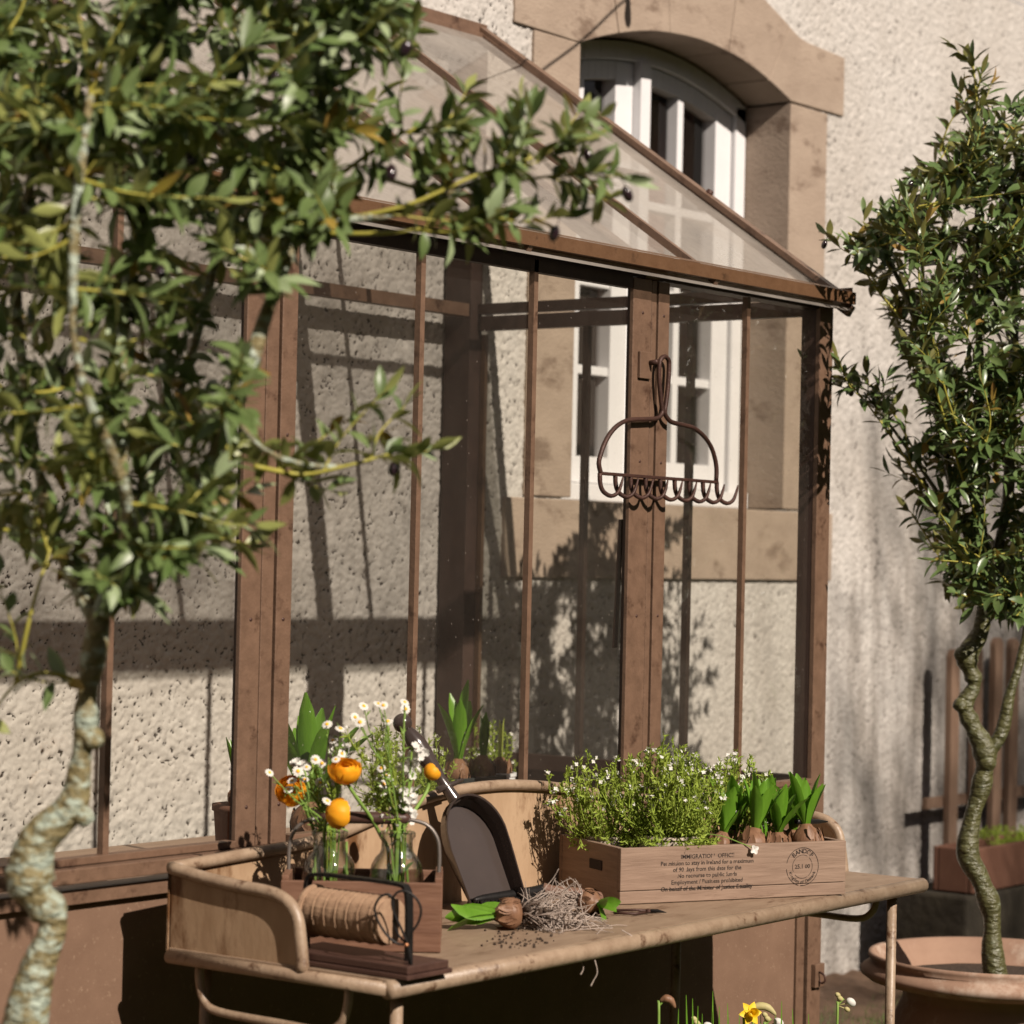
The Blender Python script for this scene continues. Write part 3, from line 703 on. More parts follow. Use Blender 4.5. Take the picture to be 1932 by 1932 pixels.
def hyacinth(name, label, base, r, leafh, nleaf, seed, axis=V(0, 0, 1), group='sprouting hyacinth bulbs', leafm='hleaf', squat=1.0, spread=.5, loc_cat='bulb', roots=0, rootdir=None, lw=.013, open_=1.0):
    rng = random.Random(seed); base = V(*base); root = thing(name, label, loc_cat, base, group); axis = axis.normalized()
    prof = [(r * .25, 0), (r * .72, r * .14 * squat), (r * .96, r * .5 * squat), (r, r * .85 * squat), (r * .90, r * 1.2 * squat), (r * .66, r * 1.5 * squat), (r * .42, r * 1.7 * squat), (r * .34, r * 1.85 * squat), (r * .2, r * 1.9 * squat)]
    q = MB(); q.lathe(base, prof, 20, axis, .05, rng); 
    for _ in range(26):    # papery scales
        a = axis.orthogonal().normalized(); bb_ = axis.cross(a); an = rng.uniform(0, 6.28); dr = a * math.cos(an) + bb_ * math.sin(an)
        p = base + axis * (r * rng.uniform(.2, .9)) + dr * r * 1.0
        leafquad(q, p, axis - dr * .25 + rv(rng) * .2, dr, r * .9, r * .5, -.1, prof=(.5, 1, .8, .2))
    q.build('bulb', M['bulb'], root, smooth=True)
    top = base + axis * (r * 1.8 * squat); f = MB(); a = axis.orthogonal().normalized(); bb_ = axis.cross(a)
    ph = rng.uniform(0, 6)
    for i in range(nleaf):
        an = ph + i * 2.399; dr = a * math.cos(an) + bb_ * math.sin(an); k = (i + .5) / nleaf
        d = axis + dr * spread * (1.05 - k) * open_
        leafquad(f, top + dr * r * .22, d, -dr, leafh * rng.uniform(.72, 1.0), lw * rng.uniform(.85, 1.1), .14 * open_ * (1 - k), fold=.26, prof=(.55, .72, .92, 1.0, .96, .72, .12))
    f.build('leaves', M[leafm], root, smooth=True)
    if roots:
        g = MB(); rd = rootdir or -axis
        for i in range(roots):
            p = base + rv(rng) * r * .35; L = rng.uniform(.03, .085); d = (rd + rv(rng) * .65).normalized(); pts = [p]
            for k in range(5):
                d = (d + rv(rng) * .45 + V(0, 0, -.08)).normalized(); p = p + d * L / 5
                if p.z < TZ + .0015 and p.y > -.49: p.z = TZ + .0015
                pts.append(p)
            g.tube(pts, [.0010, .0009, .0008, .0007, .0006, .0004], 5, smooth=2)
        g.build('roots', M['root'], root, smooth=True)
    return root

# crate planting (s along the front, t towards the back, h up)
cress('flowering_plant', 'small white flowered cress in a pale round pot at the left end of the crate', cp(.045, .135, .012), .066, .150, 60, (.028, .074, 'pot'), 5, lean=V(-.035, .02, 0))
cress('flowering_plant', 'bushy white flowered cress in a white pot spilling over the crate front', cp(.125, .075, .012), .090, .165, 180, (.047, .080, 'pot'), 6, lean=V(.0, .0, 0), flowers=.4)
cress('flowering_plant', 'tall white flowered cress standing behind the bulbs in the crate', cp(.300, .150, .060), .085, .165, 90, None, 8, flowers=.6)
hs_ = [((.222, .080), .0200, .088, 5, 'narrow leaved bulb beside the bushy cress, first bulb of the crate'),
       ((.258, .040), .0260, .098, 8, 'large bulb with the widest fan of leaves at the crate front'),
       ((.322, .060), .0205, .085, 5, 'small flaky bulb between the two large ones in the crate'),
       ((.368, .042), .0255, .098, 7, 'large smooth bulb with upright leaves nearest the round stamp'),
       ((.275, .125), .0200, .098, 6, 'half hidden bulb behind the large one in the crate'),
       ((.335, .130), .0200, .092, 6, 'bulb at the back of the crate behind the small flaky one'),
       ((.385, .120), .0200, .085, 6, 'bulb at the back right corner of the crate')]
for i, (q, rr_, h, n, lb) in enumerate(hs_):
    hyacinth('hyacinth_bulb', lb, cp(q[0], q[1], CH - .024 - random.uniform(0, .004)), rr_, h, n + 2, 20 + i, V(random.uniform(-.22, .22), random.uniform(-.2, .2), 1), spread=random.uniform(.4, .7), lw=random.uniform(.019, .026), squat=random.uniform(.85, 1.05))
# little sprout and hanging flower
o = MB()
for k in range(5): leafquad(o, cp(.288, .045, .07), V(random.uniform(-.15, .15), random.uniform(-.1, .1), 1), V(0, -1, 0), .05, .005, .1, prof=(.8, 1, .9, .1))
tag(o.build('sprout', M['hleaf'], loc=cp(.288, .045, .07)), 'thin green sprout between the front bulbs of the crate', 'sprout')
hf = thing('fallen_flower', 'single white flower drooping over the front edge of the crate', 'flower', cp(.235, -.004, .078))
o = MB(); o.tube([cp(.16, .05, .10), cp(.19, .02, .098), cp(.215, .002, .088), cp(.235, -.006, .080)], .0008, 5, smooth=3); o.build('stem', M['stem'], hf)
o = MB(); c = cp(.235, -.007, .078)
for k in range(4):
    an = k * math.pi / 2 + .5; leafquad(o, c, U * math.cos(an) + Zv * math.sin(an) - Wn * .3, -Wn, .008, .0075, .1, prof=(.3, 1, .9, .4))
o.build('petals', M['petal'], hf)
# pruning knife blade over the crate's right corner
kn = MB(); k0 = at(*zr(1480, 552), 4.2); k1 = at(*zr(1660, 552), 4.28)
kn.tube([k0, k0.lerp(k1, .35), k0.lerp(k1, .7), k1], [.004, .005, .004, .001], 8)
tag(kn.build('dibber', M['black'], smooth=True, loc=k0), 'dark tapered dibber sticking out over the right end of the crate', 'garden tool')

# ------------------------------------------------------------------ bottle caddy
cF = on(*zl(1800, 985), 2, TZ); uc = V(.62, -.785, 0).normalized(); vc = V(.785, .62, 0).normalized()
cdy = thing('bottle_caddy', 'low wooden caddy with a wire handle holding two glass bottles', 'caddy', cF)
KL, KW, KH = .215, .150, .092; C0 = V(cF.x, cF.y, TZ + .001) - uc * KL
for nm, a, bq, c in (('front_board', (0, KL), (0, .009), (0, KH)), ('back_board', (0, KL), (KW - .009, KW), (0, KH)), ('side_board', (.0005, .010), (.0095, KW - .0095), (0, KH + .006)), ('side_board', (KL - .010, KL - .0005), (.0095, KW - .0095), (0, KH + .006)), ('base_board', (.011, KL - .011), (.0095, KW - .0095), (.001, .009))):
    b = MB(); b.obox(C0, uc, vc, Zv, a, bq, c); b.build(nm, M['caddy'], cdy, bevel=.0012)
def kp(s, t, h): return C0 + uc * s + vc * t + Zv * h
gs0, gs1 = .055, .160
hw = MB(); hw.tube([kp(KL - .006, KW * .5, .085), kp(KL - .005, KW * .5, .12), kp(KL - .009, KW * .5, .145), kp(KL - .025, KW * .5, .163), kp(gs1, KW * .5, .170)], .0027, 8, smooth=4); hw.build('handle_wire', M['wire'], cdy, smooth=True)
hw = MB(); hw.tube([kp(.006, KW * .5, .085), kp(.005, KW * .5, .12), kp(.009, KW * .5, .145), kp(.025, KW * .5, .163), kp(gs0, KW * .5, .170)], .0027, 8, smooth=4); hw.build('handle_wire', M['wire'], cdy, smooth=True)
hw = MB(); hw.tube([kp(gs0 - .01, KW * .5, .170), kp(gs0, KW * .5, .170), kp(gs1, KW * .5, .170), kp(gs1 + .01, KW * .5, .170)], [.004, .0085, .0085, .004], 12); hw.build('grip', M['darkwood'], cdy, smooth=True)
BT = []
for i, (s, lb) in enumerate(((.060, 'clear glass bottle nearer the table end, holding two ranunculus'), (.152, 'clear glass bottle beside the dustpan, holding the bent ranunculus'))):
    c = kp(s, KW * .5, .011); BT.append(c); zb = c.z
    bt = thing('glass_bottle', lb, 'bottle', c, 'clear glass bottles in the caddy'); q = MB()
    top = .921 - zb
    prof = [(.0005, .003), (.030, .002), (.035, .001), (.0372, .008), (.0375, .05), (.0370, .082), (.0345, .096), (.029, .106), (.0235, .112), (.0215, .118), (.0213, top - .012), (.0225, top - .009), (.0250, top - .006), (.0252, top - .002), (.0235, top), (.0205, top), (.0198, top - .008), (.0198, .115), (.027, .104), (.034, .088), (.0352, .05), (.0350, .01), (.0005, .006)]
    q.lathe(c, prof, 40); q.build('glass', M['bottle'], bt, smooth=True)

# ------------------------------------------------------------------ cut flowers
def ranunculus(label, head, r, bottle, mids, seed, face=V(0, 0, 1), group='orange ranunculus flowers'):
    rng = random.Random(seed); rt = thing('ranunculus', label, 'flower', head, group)
    st = MB(); p0 = head - face.normalized() * r * .6
    base = bottle + V(rng.uniform(-.012, .012), rng.uniform(-.012, .012), .02)
    st.tube([p0] + mids + [base], [.0024, .0026] + [.0026] * (len(mids) - 1) + [.0024] if mids else [.0024, .0024], 7, smooth=5)
    st.build('stem', M['stem'], rt, smooth=True)
    g = MB(); ax = face.normalized(); a = ax.orthogonal().normalized(); bb_ = ax.cross(a)
    for L in range(7):
        rr = r * (.42 + .58 * L / 6); npet = 5 + L // 2
        for k in range(npet):
            an0 = k * 2 * math.pi / npet + L * .7 + rng.uniform(-.15, .15); wA = 2 * math.pi / npet * .72
            vs = []; NI, NJ = 6, 6; flare = rng.uniform(.0, .22) + .05 * (L / 6)
            for i in range(NI + 1):
                ph = math.pi * (.95 - (.60 + .18 * (1 - L / 6)) * i / NI)      # from the stalk up
                for j in range(NJ + 1):
                    u_ = (j / NJ - .5) * 2; th = an0 + u_ * wA * (1 - .25 * (i / NI) ** 3)
                    e = 1 - .18 * (u_ ** 2) * (i / NI) 
                    q = rr * (1 + flare * (i / NI) ** 2 + rng.uniform(-.02, .02))
                    cz = math.cos(ph) * q * .92 * e; cr_ = math.sin(ph) * q
                    vs.append(head + ax * cz + (a * math.cos(th) + bb_ * math.sin(th)) * cr_)
            g.add(vs, [(i * (NJ + 1) + j, i * (NJ + 1) + j + 1, (i + 1) * (NJ + 1) + j + 1, (i + 1) * (NJ + 1) + j) for i in range(NI) for j in range(NJ)])
    g.build('flower_head', M['orange'], rt, smooth=True)
B1, B2 = BT
h1 = at(*zm(622, 637), 3.46); h2 = at(*zm(575, 932), 3.44); h3 = at(*zm(255, 775), 3.50); h4 = at(*zm(1215, 648), 3.60)
ranunculus('large round orange ranunculus on a bent stem, highest of the four', h1, .0205, B2, [at(*zm(700, 820), 3.47), at(*zm(800, 960), 3.49), at(*zm(870, 1090), 3.51), at(*zm(920, 1210), 3.52)], 1, V(-.25, -.3, .9))
ranunculus('closed orange ranunculus bud drooping just above the left bottle', h2, .0185, B1, [at(*zm(490, 985), 3.45), at(*zm(480, 1090), 3.47), at(*zm(485, 1200), 3.5)], 2, V(.75, -.35, -.1))
ranunculus('loose frilly orange ranunculus at the left of the bunch', h3, .0200, B1, [at(*zm(330, 850), 3.49), at(*zm(375, 960), 3.5), at(*zm(420, 1110), 3.53)], 3, V(-.55, -.4, .3))
ranunculus('small orange ranunculus against the dustpan handle', h4, .0115, B2, [at(*zm(1180, 780), 3.6), at(*zm(1040, 1000), 3.56), at(*zm(980, 1150), 3.56)], 4, V(.6, -.2, .4))
def daisyhead(g, c, ax, r):
    ax = ax.normalized(); a = ax.orthogonal().normalized(); bb_ = ax.cross(a); g.cur = 0
    for k in range(11):
        an = k * 2 * math.pi / 11; leafquad(g, c + ax * .0005, a * math.cos(an) + bb_ * math.sin(an), ax, r, r * .50, .12, prof=(.4, .95, 1, .55), fold=.05)
    g.cur = 1; g.lathe(c, [(r * .38, 0), (r * .34, r * .18), (r * .2, r * .30), (.0002, r * .34)], 10, ax); g.cur = 0
sprigs = [(B1, [(105, 650), (235, 765)], 'far left daisy sprig reaching towards the greenhouse post'), (B1, [(260, 705), (345, 697), (300, 640)], 'daisies in front of the frilly ranunculus'), (B1, [(450, 718), (360, 612), (465, 587)], 'three open daisies left of the big ranunculus'),
          (B1, [(500, 320), (590, 350)], 'daisy sprig standing in front of the dark hyacinth leaves'), (B1, [(540, 430), (600, 520), (560, 560)], 'daisies just above the big ranunculus'), (B2, [(750, 195), (725, 305), (690, 270)], 'feathery daisy sprig left of the dustpan knob'),
          (B2, [(885, 190), (850, 180), (915, 300)], 'daisy sprig next to the dustpan knob'), (B2, [(1030, 168), (1035, 214)], 'topmost pair of daisies in front of the dustpan knob'), (B2, [(870, 620), (905, 672), (885, 730)], 'low daisies between the two bottles'), (B1, [(600, 855), (500, 845), (420, 560)], 'small daisies under the big ranunculus')]
for i, (bt, hd, lb) in enumerate(sprigs):
    rng = random.Random(60 + i); hp = [at(*zm(*q), 3.46 + rng.uniform(-.03, .05)) for q in hd]
    rt = thing('daisy_sprig', lb, 'flower', hp[0], 'white daisies in the bottles'); st = MB()
    neck = bt + V(rng.uniform(-.010, .010), rng.uniform(-.010, .010), .135); foot = bt + V(rng.uniform(-.02, .02), rng.uniform(-.02, .02), .015)
    fork = neck.lerp(hp[0], .55) + rv(rng) * .006
    st.tube([foot, neck, fork], .0012, 5, smooth=4)
    for h in hp:
        mid = fork.lerp(h, .5) + V(0, 0, -.004) + rv(rng) * .005; st.tube([fork, mid, h], .0008, 5, smooth=3)
    for k in range(26):
        t = rng.random(); p = neck.lerp(fork, t) if rng.random() < .5 else fork.lerp(rng.choice(hp), t)
        leafquad(st, p, rv(rng) + V(0, 0, .4), rv(rng), rng.uniform(.007, .016), .003, .3, prof=(.3, 1, .5, .05))
    st.build('stem', M['stem'], rt)
    for h in hp:
        g = MB(); daisyhead(g, h, V(-.45, -.55, .6) + rv(rng) * .4, rng.uniform(.0058, .0080)); g.build('flower_head', [M['petal'], M['yolk']], rt)
# white stock-like clusters and filler
stocks = [(B2, (1050, 800), (1060, 960), .020, 'dense white floret cluster under the small ranunculus'), (B2, (1090, 650), (1030, 570), .017, 'white floret spike beside the small ranunculus'), (B2, (970, 1110), (1010, 1180), .012, 'white florets hanging in the neck of the right bottle'), (B2, (1080, 475), (1170, 535), .008, 'small white buds above the small ranunculus'),
          (B1, (640, 480), (560, 540), .013, 'white floret cluster behind the big ranunculus'), (B1, (340, 620), (300, 600), .012, 'white floret cluster above the frilly ranunculus')]
for i, (bt, qa, qb, r, lb) in enumerate(stocks):
    rng = random.Random(90 + i); pa = at(*zm(*qa), 3.50); pb = at(*zm(*qb), 3.52); rt = thing('stock_stem', lb, 'flower', pa, 'white flower clusters in the bottles')
    st = MB(); neck = bt + V(rng.uniform(-.008, .008), rng.uniform(-.008, .008), .135); st.tube([bt + V(0, 0, .02), neck, neck.lerp(pa, .6) + rv(rng) * .005, pa], .0016, 6, smooth=4); st.build('stem', M['stem'], rt)
    g = MB()
    for k in range(int(26 * r / .015)):
        c = pa.lerp(pb, rng.random()) + rv(rng) * r * rng.uniform(.3, 1); ax = (rv(rng) + V(-.4, -.5, .3)).normalized(); a = ax.orthogonal().normalized(); bb_ = ax.cross(a)
        for kk in range(4):
            an = kk * math.pi / 2; leafquad(g, c, a * math.cos(an) + bb_ * math.sin(an) + ax * .25, ax, .0062, .0062, -.1, prof=(.3, 1, .8))
    g.build('florets', M['petal'], rt)
# feathery filler foliage
for i, (bt, lb, pts) in enumerate(((B1, 'feathery green filler in the left bottle', ((420, 640), (520, 760), (600, 700), (460, 900), (350, 720))), (B2, 'feathery green filler in the right bottle', ((800, 620), (930, 480), (870, 800), (760, 850), (1000, 760), (640, 400), (830, 400))))):
    rng = random.Random(120 + i); rt = thing('filler_foliage', lb, 'foliage', bt); g = MB(); neck = bt + V(0, 0, .135)
    w2 = MB()
    for q in pts:
        h = at(*zm(*q), 3.52 + rng.uniform(-.03, .05)); pp, _ = spline([bt + V(rng.uniform(-.01, .01), 0, .015), neck + rv(rng) * .01, neck.lerp(h, .6) + rv(rng) * .008, h], [1] * 4, 5)
        g.tube(pp, .0010, 4, cap=False)
        for j in range(6, len(pp)):
            for _ in range(7): 
                d = rv(rng) + V(0, 0, .5); leafquad(g, pp[j], d, rv(rng), rng.uniform(.008, .018), .0022, .2, prof=(.4, 1, .1))
            if rng.random() < .8:
                c = pp[j] + rv(rng) * .014; g.tube([pp[j], c], .0005, 3, cap=False)
                for kk in range(4): leafquad(w2, c, rv(rng), rv(rng), .004, .0035, .1, prof=(.4, 1, .5))
    g.build('leaves', M['herb'], rt); w2.build('small_flowers', M['petal'], rt)
for c, sd in ((B1, 1), (B2, 2)):   # leaves pressed inside the bottles
    rng = random.Random(sd); g = MB()
    for k in range(9): 
        p = c + V(rng.uniform(-.018, .018), rng.uniform(-.018, .018), rng.uniform(.02, .09)); g.tube([p, p + V(rng.uniform(-.006, .006), rng.uniform(-.006, .006), .05)], .0018, 5)
        leafquad(g, p, rv(rng) + V(0, 0, 1), rv(rng), .022, .008, .2)
    tag(g.build('cut_stems', M['stem'], loc=c), 'wet green cut stems inside the %s bottle' % ('left' if sd == 1 else 'right'), 'stems')

# ------------------------------------------------------------------ twine stand, spool and scissors
XS = -1.835
sd = thing('twine_stand', 'dark plank base with a black iron bail that holds the twine', 'twine holder', (XS, -.42, TZ))
b = MB(); b.obox(V(XS, -.512, TZ + .001), V(0, 1, 0), V(-1, 0, 0), Zv, (0, .22), (-.045, .045), (0, .006)); b.build('base_board', M['darkwood'], sd, bevel=.001)
b = MB(); b.obox(V(XS, -.509, TZ + .0075), V(0, 1, 0), V(-1, 0, 0), Zv, (0, .214), (-.041, .041), (0, .010)); b.build('base_board', M['darkwood'], sd, bevel=.0015)
bl = MB(); zt = .880
pts, _ = spline([V(XS, -.302, TZ + .018), V(XS, -.302, .85), V(XS, -.306, zt - .006), V(XS, -.322, zt), V(XS, -.38, zt + .001), V(XS, -.455, zt), V(XS, -.471, zt - .006), V(XS, -.475, .85), V(XS, -.476, TZ + .018)], [1] * 9, 4)
for p, q in zip(pts, pts[1:]):
    d = (q - p).normalized(); 
    bl.obox(p, d, V(1, 0, 0), d.cross(V(1, 0, 0)), (-.0006, (q - p).length + .0006), (-.006, .006), (-.0022, .0022))
bl.build('bail', M['black'], sd)
sp_ = thing('twine_spool', 'wooden spool wound with coarse jute twine', 'spool', (XS, -.38, .83))
q = MB(); q.lathe(V(XS, -.312, .832), [(.001, 0), (.034, 0), (.035, .004), (.034, .008), (.001, .008)], 28, (0, -1, 0)); q.build('flange', M['twine'], sp_, smooth=False)
q = MB(); q.lathe(V(XS, -.443, .832), [(.001, 0), (.029, 0), (.0295, .002), (.029, .005), (.001, .005)], 28, (0, -1, 0)); q.build('flange', M['twine'], sp_, smooth=False)
q = MB(); T_ = 84; pts = []
for i in range(T_ * 18 + 1):
    t = i / (T_ * 18); an = 2 * math.pi * i / 18; y = -.321 - .120 * t
    w_ = (t * 6.3 + .12 * math.sin(an)) % 1.0; r_ = .0300 + .0014 * w_ + .0005 * math.sin(t * 40)
    pts.append(V(XS + r_ * math.cos(an), y, .832 + r_ * math.sin(an)))
q.tube(pts, .0011, 5, cap=False)
q.lathe(V(XS, -.318, .832), [(.0001, 0), (.029, .0), (.030, .06), (.029, .124), (.0001, .124)], 24, (0, -1, 0))
q.build('twine', M['twine'], sp_, smooth=True)
sc_ = thing('scissors', 'black wire handled scissors hooked over the right end of the twine stand', 'scissors', (XS, -.48, .81))
dS = 3.215
def s3(*pts, d=dS): return [at(*zl(*p), d) for p in pts]
g = MB(); g.tube(s3((1585, 925), (1520, 920), (1450, 860), (1395, 770), (1378, 690), (1410, 625), (1465, 605), (1495, 650), (1500, 740), (1520, 850), (1585, 925)), .0016, 7, smooth=4); g.build('handle_loop', M['black'], sc_, smooth=True)
g = MB(); g.tube(s3((1590, 925), (1550, 830), (1500, 720), (1490, 640), (1530, 588), (1590, 590), (1650, 640), (1675, 710), (1655, 790), (1615, 850), (1592, 925), d=dS - .004), .0016, 7, smooth=4); g.build('handle_loop', M['black'], sc_, smooth=True)
g = MB(); a, c = s3((1588, 925), (1622, 1105)); g.tube([a, a.lerp(c, .5), c], [.0028, .0030, .0006], 6); g.build('blade', M['black'], sc_)
g = MB(); a, c = s3((1580, 925), (1612, 1100), d=dS + .003); g.tube([a, a.lerp(c, .5), c], [.0028, .0028, .0006], 6); g.build('blade', M['black'], sc_)
g = MB(); g.lathe(s3((1582, 930), d=dS - .008)[0], [(.0001, .002), (.002, .0015), (.0028, 0)], 10, -FW); g.build('rivet', mat('copper_rivet', (.45, .2, .1), rough=.4, metal=.6), sc_, smooth=True)

# ------------------------------------------------------------------ dustpan and brush
pb = (on(901, 1721, 2, TZ + .002) + on(972, 1712, 2, TZ + .002)) / 2; pt = on(852, 1512, 1, -.135)
ax = (pt - pb); PLn = ax.length; ax.normalize()
side = V(.93, -.36, 0); side = (side - ax * side.dot(ax)).normalized(); nrm = side.cross(ax).normalized()
if nrm.dot(CAM - pb) < 0: nrm = -nrm
dp = thing('dustpan', 'dark enamelled dustpan leaning upright against the table rim', 'dustpan', pb)
def pp3(u_, v_, w_): return pb + side * u_ + ax * v_ + nrm * w_
half = .050; rim = .032
outl = []
for i in range(5): outl.append((-half * (.80 + .2 * i / 4), PLn * .62 * i / 4))
for i in range(1, 16):
    an = math.pi * i / 16; outl.append((-half * math.cos(an), PLn * .62 + math.sin(an) * PLn * .38))
for i in range(5): outl.append((half * (1 - .2 * i / 4), PLn * .62 * (1 - i / 4)))
n = len(outl); vs = []
for (x, y) in outl:
    cx, cy = 0, PLn * .45; hgt = rim * (.15 + .85 * min(1, y / (PLn * .7))) if x < 0 else rim * (.80 + .2 * min(1, y / (PLn * .5)))
    kx = 1 - .16; 
    vs += [pp3(x * .90, y * (.95 if y > PLn * .62 else 1), 0), pp3(x * .97, y, hgt * .35), pp3(x, y, hgt), pp3(x * 1.035, y + (.003 if y > PLn * .5 else 0), hgt + .001), pp3(x * 1.035, y + (.003 if y > PLn * .5 else 0), hgt - .004), pp3(x * .995, y, hgt * .30), pp3(x * .92, y * (.95 if y > PLn * .62 else 1), -.002)]
K = 7; g = MB(); fs = []
for i in range(n - 1):
    for k in range(K - 1): fs.append((i * K + k, i * K + k + 1, (i + 1) * K + k + 1, (i + 1) * K + k))
g.add(vs, fs)
# floor
vs = [pp3(x * .90, y * (.95 if y > PLn * .62 else 1), 0) for x, y in outl]; g.add(vs, [list(range(n))])
vs = [pp3(x * .92, y * (.95 if y > PLn * .62 else 1), -.002) for x, y in outl]; g.add(vs, [list(range(n))])
g.build('pan', M['pan'], dp, smooth=False)
ball = on(*zm(1015, 310), 1, -.075); hs0 = pp3(0, PLn * .97, .012)
g = MB(); d = ball - hs0; g.tube([hs0, hs0 + d * .10, hs0 + d * .24, hs0 + d * .30, hs0 + d * .45, hs0 + d * .62, hs0 + d * .75, hs0 + d * .86, hs0 + d * .92], [.011, .0095, .0085, .0085, .0115, .0145, .0150, .0110, .0075], 14, smooth=3)
g.build('handle', M['pan'], dp, smooth=True)
g = MB(); g.lathe(ball, [(.0145 * math.sin(math.pi * i / 12) + .0001, -.0145 * math.cos(math.pi * i / 12)) for i in range(13)], 18, d); g.build('knob', M['pan'], dp, smooth=True)
g = MB(); hb = hs0 + d * .20; g.tube([hb - side * .018 + nrm * .004, hb + side * .03 + nrm * .004], [.006, .003], 8); g.build('ferrule_tab', M['pan'], dp, smooth=True)
# hand brush
bs = on(*zq(1000, 480), 2, TZ + .03); bd = on(*zq(480, 520), 2, TZ + .014) - on(*zq(1030, 470), 2, TZ + .014)
b0 = V(-1.215, -.215, TZ - .008); bdir = V(-.78, .12, 0).normalized(); bsd = V(-bdir.y, bdir.x, 0)
hb_ = thing('hand_brush', 'black bristled hand brush with a brown lacquered handle lying by the crate', 'brush', b0)
g = MB(); rng = random.Random(5)
for i in range(900):
    u_ = rng.uniform(-.01, .13); v_ = rng.uniform(-.016, .016); p = b0 + bdir * u_ + bsd * v_ + V(0, 0, .028); dd = V(0, 0, -1) + bdir * (.25 + (u_ - .06) * 4) * .3 + bsd * v_ * 14 + rv(rng) * .12
    q = p + dd.normalized() * .027; q.z = max(q.z, TZ + .001); g.tube([p, q], [.0009, .0005], 3, cap=False)
g.build('bristles', M['bristle'], hb_)
g = MB(); g.tube([b0 + bdir * .13 + V(0, 0, .028), b0 + bdir * .11 + V(0, 0, .029), b0 + bdir * .05 + V(0, 0, .030), b0 + V(0, 0, .031), b0 - bdir * .02 + V(0, 0, .034)], [.003, .006, .008, .009, .009], 12, smooth=3); g.build('head', M['black'], hb_, smooth=True)
g = MB(); e0 = b0 - bdir * .015 + V(0, 0, .034); e1 = at(*zq(1440, 500), 3.90)
g.tube([e0, e0.lerp(e1, .2), e0.lerp(e1, .45), e0.lerp(e1, .75), e0.lerp(e1, .92), e1], [.010, .0085, .011, .0135, .010, .007], 14, smooth=3); g.build('handle', M['brushwood'], hb_, smooth=True)
g = MB(); g.lathe(at(*zq(1487, 495), 3.90), [(.0125 * math.sin(math.pi * i / 12) + .0001, -.0125 * math.cos(math.pi * i / 12)) for i in range(13)], 18, e1 - e0); g.build('knob', M['brushwood'], hb_, smooth=True)

# ------------------------------------------------------------------ loose bulbs, roots and snips
dA = 3.66
pa = at(*zq(880, 745), dA); ta = at(*zq(640, 720), dA - .01); axa = (ta - pa).normalized()
pa.z = TZ + .0225
hyacinth('loose_bulb', 'uprooted bulb lying on the table edge with two green leaves pointing left', pa, .0225, .080, 4, 41, V(axa.x, axa.y, 0), 'uprooted bulbs lying on the table', squat=.95, spread=.22, roots=70, rootdir=RT * 1.0 + V(0, 0, .1), lw=.032, open_=.8)
pc = at(*zq(1385, 610), dA + .16); tc_ = at(*zq(1500, 630), dA + .14); axc = (tc_ - pc).normalized(); pc.z = TZ + .021
hyacinth('loose_bulb', 'uprooted bulb beside the crate corner with short green leaves pointing right', pc, .0190, .040, 4, 43, V(axc.x, axc.y, .0), 'uprooted bulbs lying on the table', squat=.9, spread=.7, roots=55, rootdir=-RT * 1.0 + V(0, 0, .12), lw=.020, open_=1.2)
g = MB(); rng = random.Random(2)
for k in range(46):
    c = pa + RT * rng.uniform(.004, .030) + rv(rng) * .014; s_ = rng.uniform(.003, .007); c.z = max(c.z, TZ + s_ * .8)
    g.lathe(c, [(.0001, -s_), (s_ * .8, -s_ * .5), (s_, 0), (s_ * .7, s_ * .7), (.0001, s_)], 6, rv(rng), .2, rng)
g.build('soil_clump', M['soil'], [o for o in bpy.data.objects if o.name == 'loose_bulb'][0])
# shoot behind
qa = at(*zq(820, 610), dA + .09); qb = at(*zq(530, 545), dA + .10)
lo = thing('loose_shoot', 'green hyacinth shoot lying behind the left uprooted bulb', 'shoot', qa)
g = MB(); d = qb - qa
leafquad(g, qa + V(0, 0, .002), d, V(-.3, -.5, 1), d.length, .018, .1, fold=.2, prof=(.35, .75, 1, 1, .8, .1)); leafquad(g, qa, d + V(0, 0, -.035), V(-.3, -.6, 1), d.length * .75, .016, .05, fold=.2, prof=(.35, .8, 1, .9, .5, .1)); g.build('leaves', M['hleaf'], lo, smooth=True)
rtg = thing('root_tangle', 'tangle of pale bulb roots hanging over the table edge', 'roots', at(*zq(1150, 700), dA)); g = MB(); rng = random.Random(9)
for i in range(130):
    p = at(*zq(rng.gauss(1180, 105), rng.gauss(690, 50)), dA + .08 - rng.random() * .09); p.z = max(p.z, TZ + .003); d = (RT * rng.uniform(-1, 1.3) + rv(rng) * .9).normalized(); pts = [p.copy()]; L = rng.uniform(.03, .08)
    for k in range(5):
        d = (d + rv(rng) * .5 + V(0, 0, -.06)).normalized(); p = p + d * L / 5
        if p.z < TZ + .002: p.z = TZ + .002
        pts.append(p.copy())
    g.tube(pts, [.0010, .0010, .0009, .0008, .0006, .0004], 5, smooth=2)
for path in (((1000, 850), (1150, 838), (1250, 868), (1320, 940), (1380, 1030), (1388, 1080), (1365, 1125)), ((1300, 868), (1390, 880), (1455, 935), (1490, 1030), (1503, 1110), (1475, 1170), (1450, 1218))):
    n_ = len(path); g.tube([at(*zq(*q), dA - .075 - .008 * min(i, 3)) for i, q in enumerate(path)], [.0009] * (n_ - 1) + [.0014], 6, smooth=4)
for path in (((1320, 760), (1500, 745), (1630, 742)), ((1700, 757), (1760, 790), (1790, 812)), ((1450, 850), (1510, 780), (1560, 735)), ((1060, 880), (1120, 830), (1155, 760))):
    g.tube([at(*zq(*q), dA - .03) for q in path], .0009, 5, smooth=4)
g.build('roots', M['root'], rtg, smooth=True)
g = MB(); rng = random.Random(3)
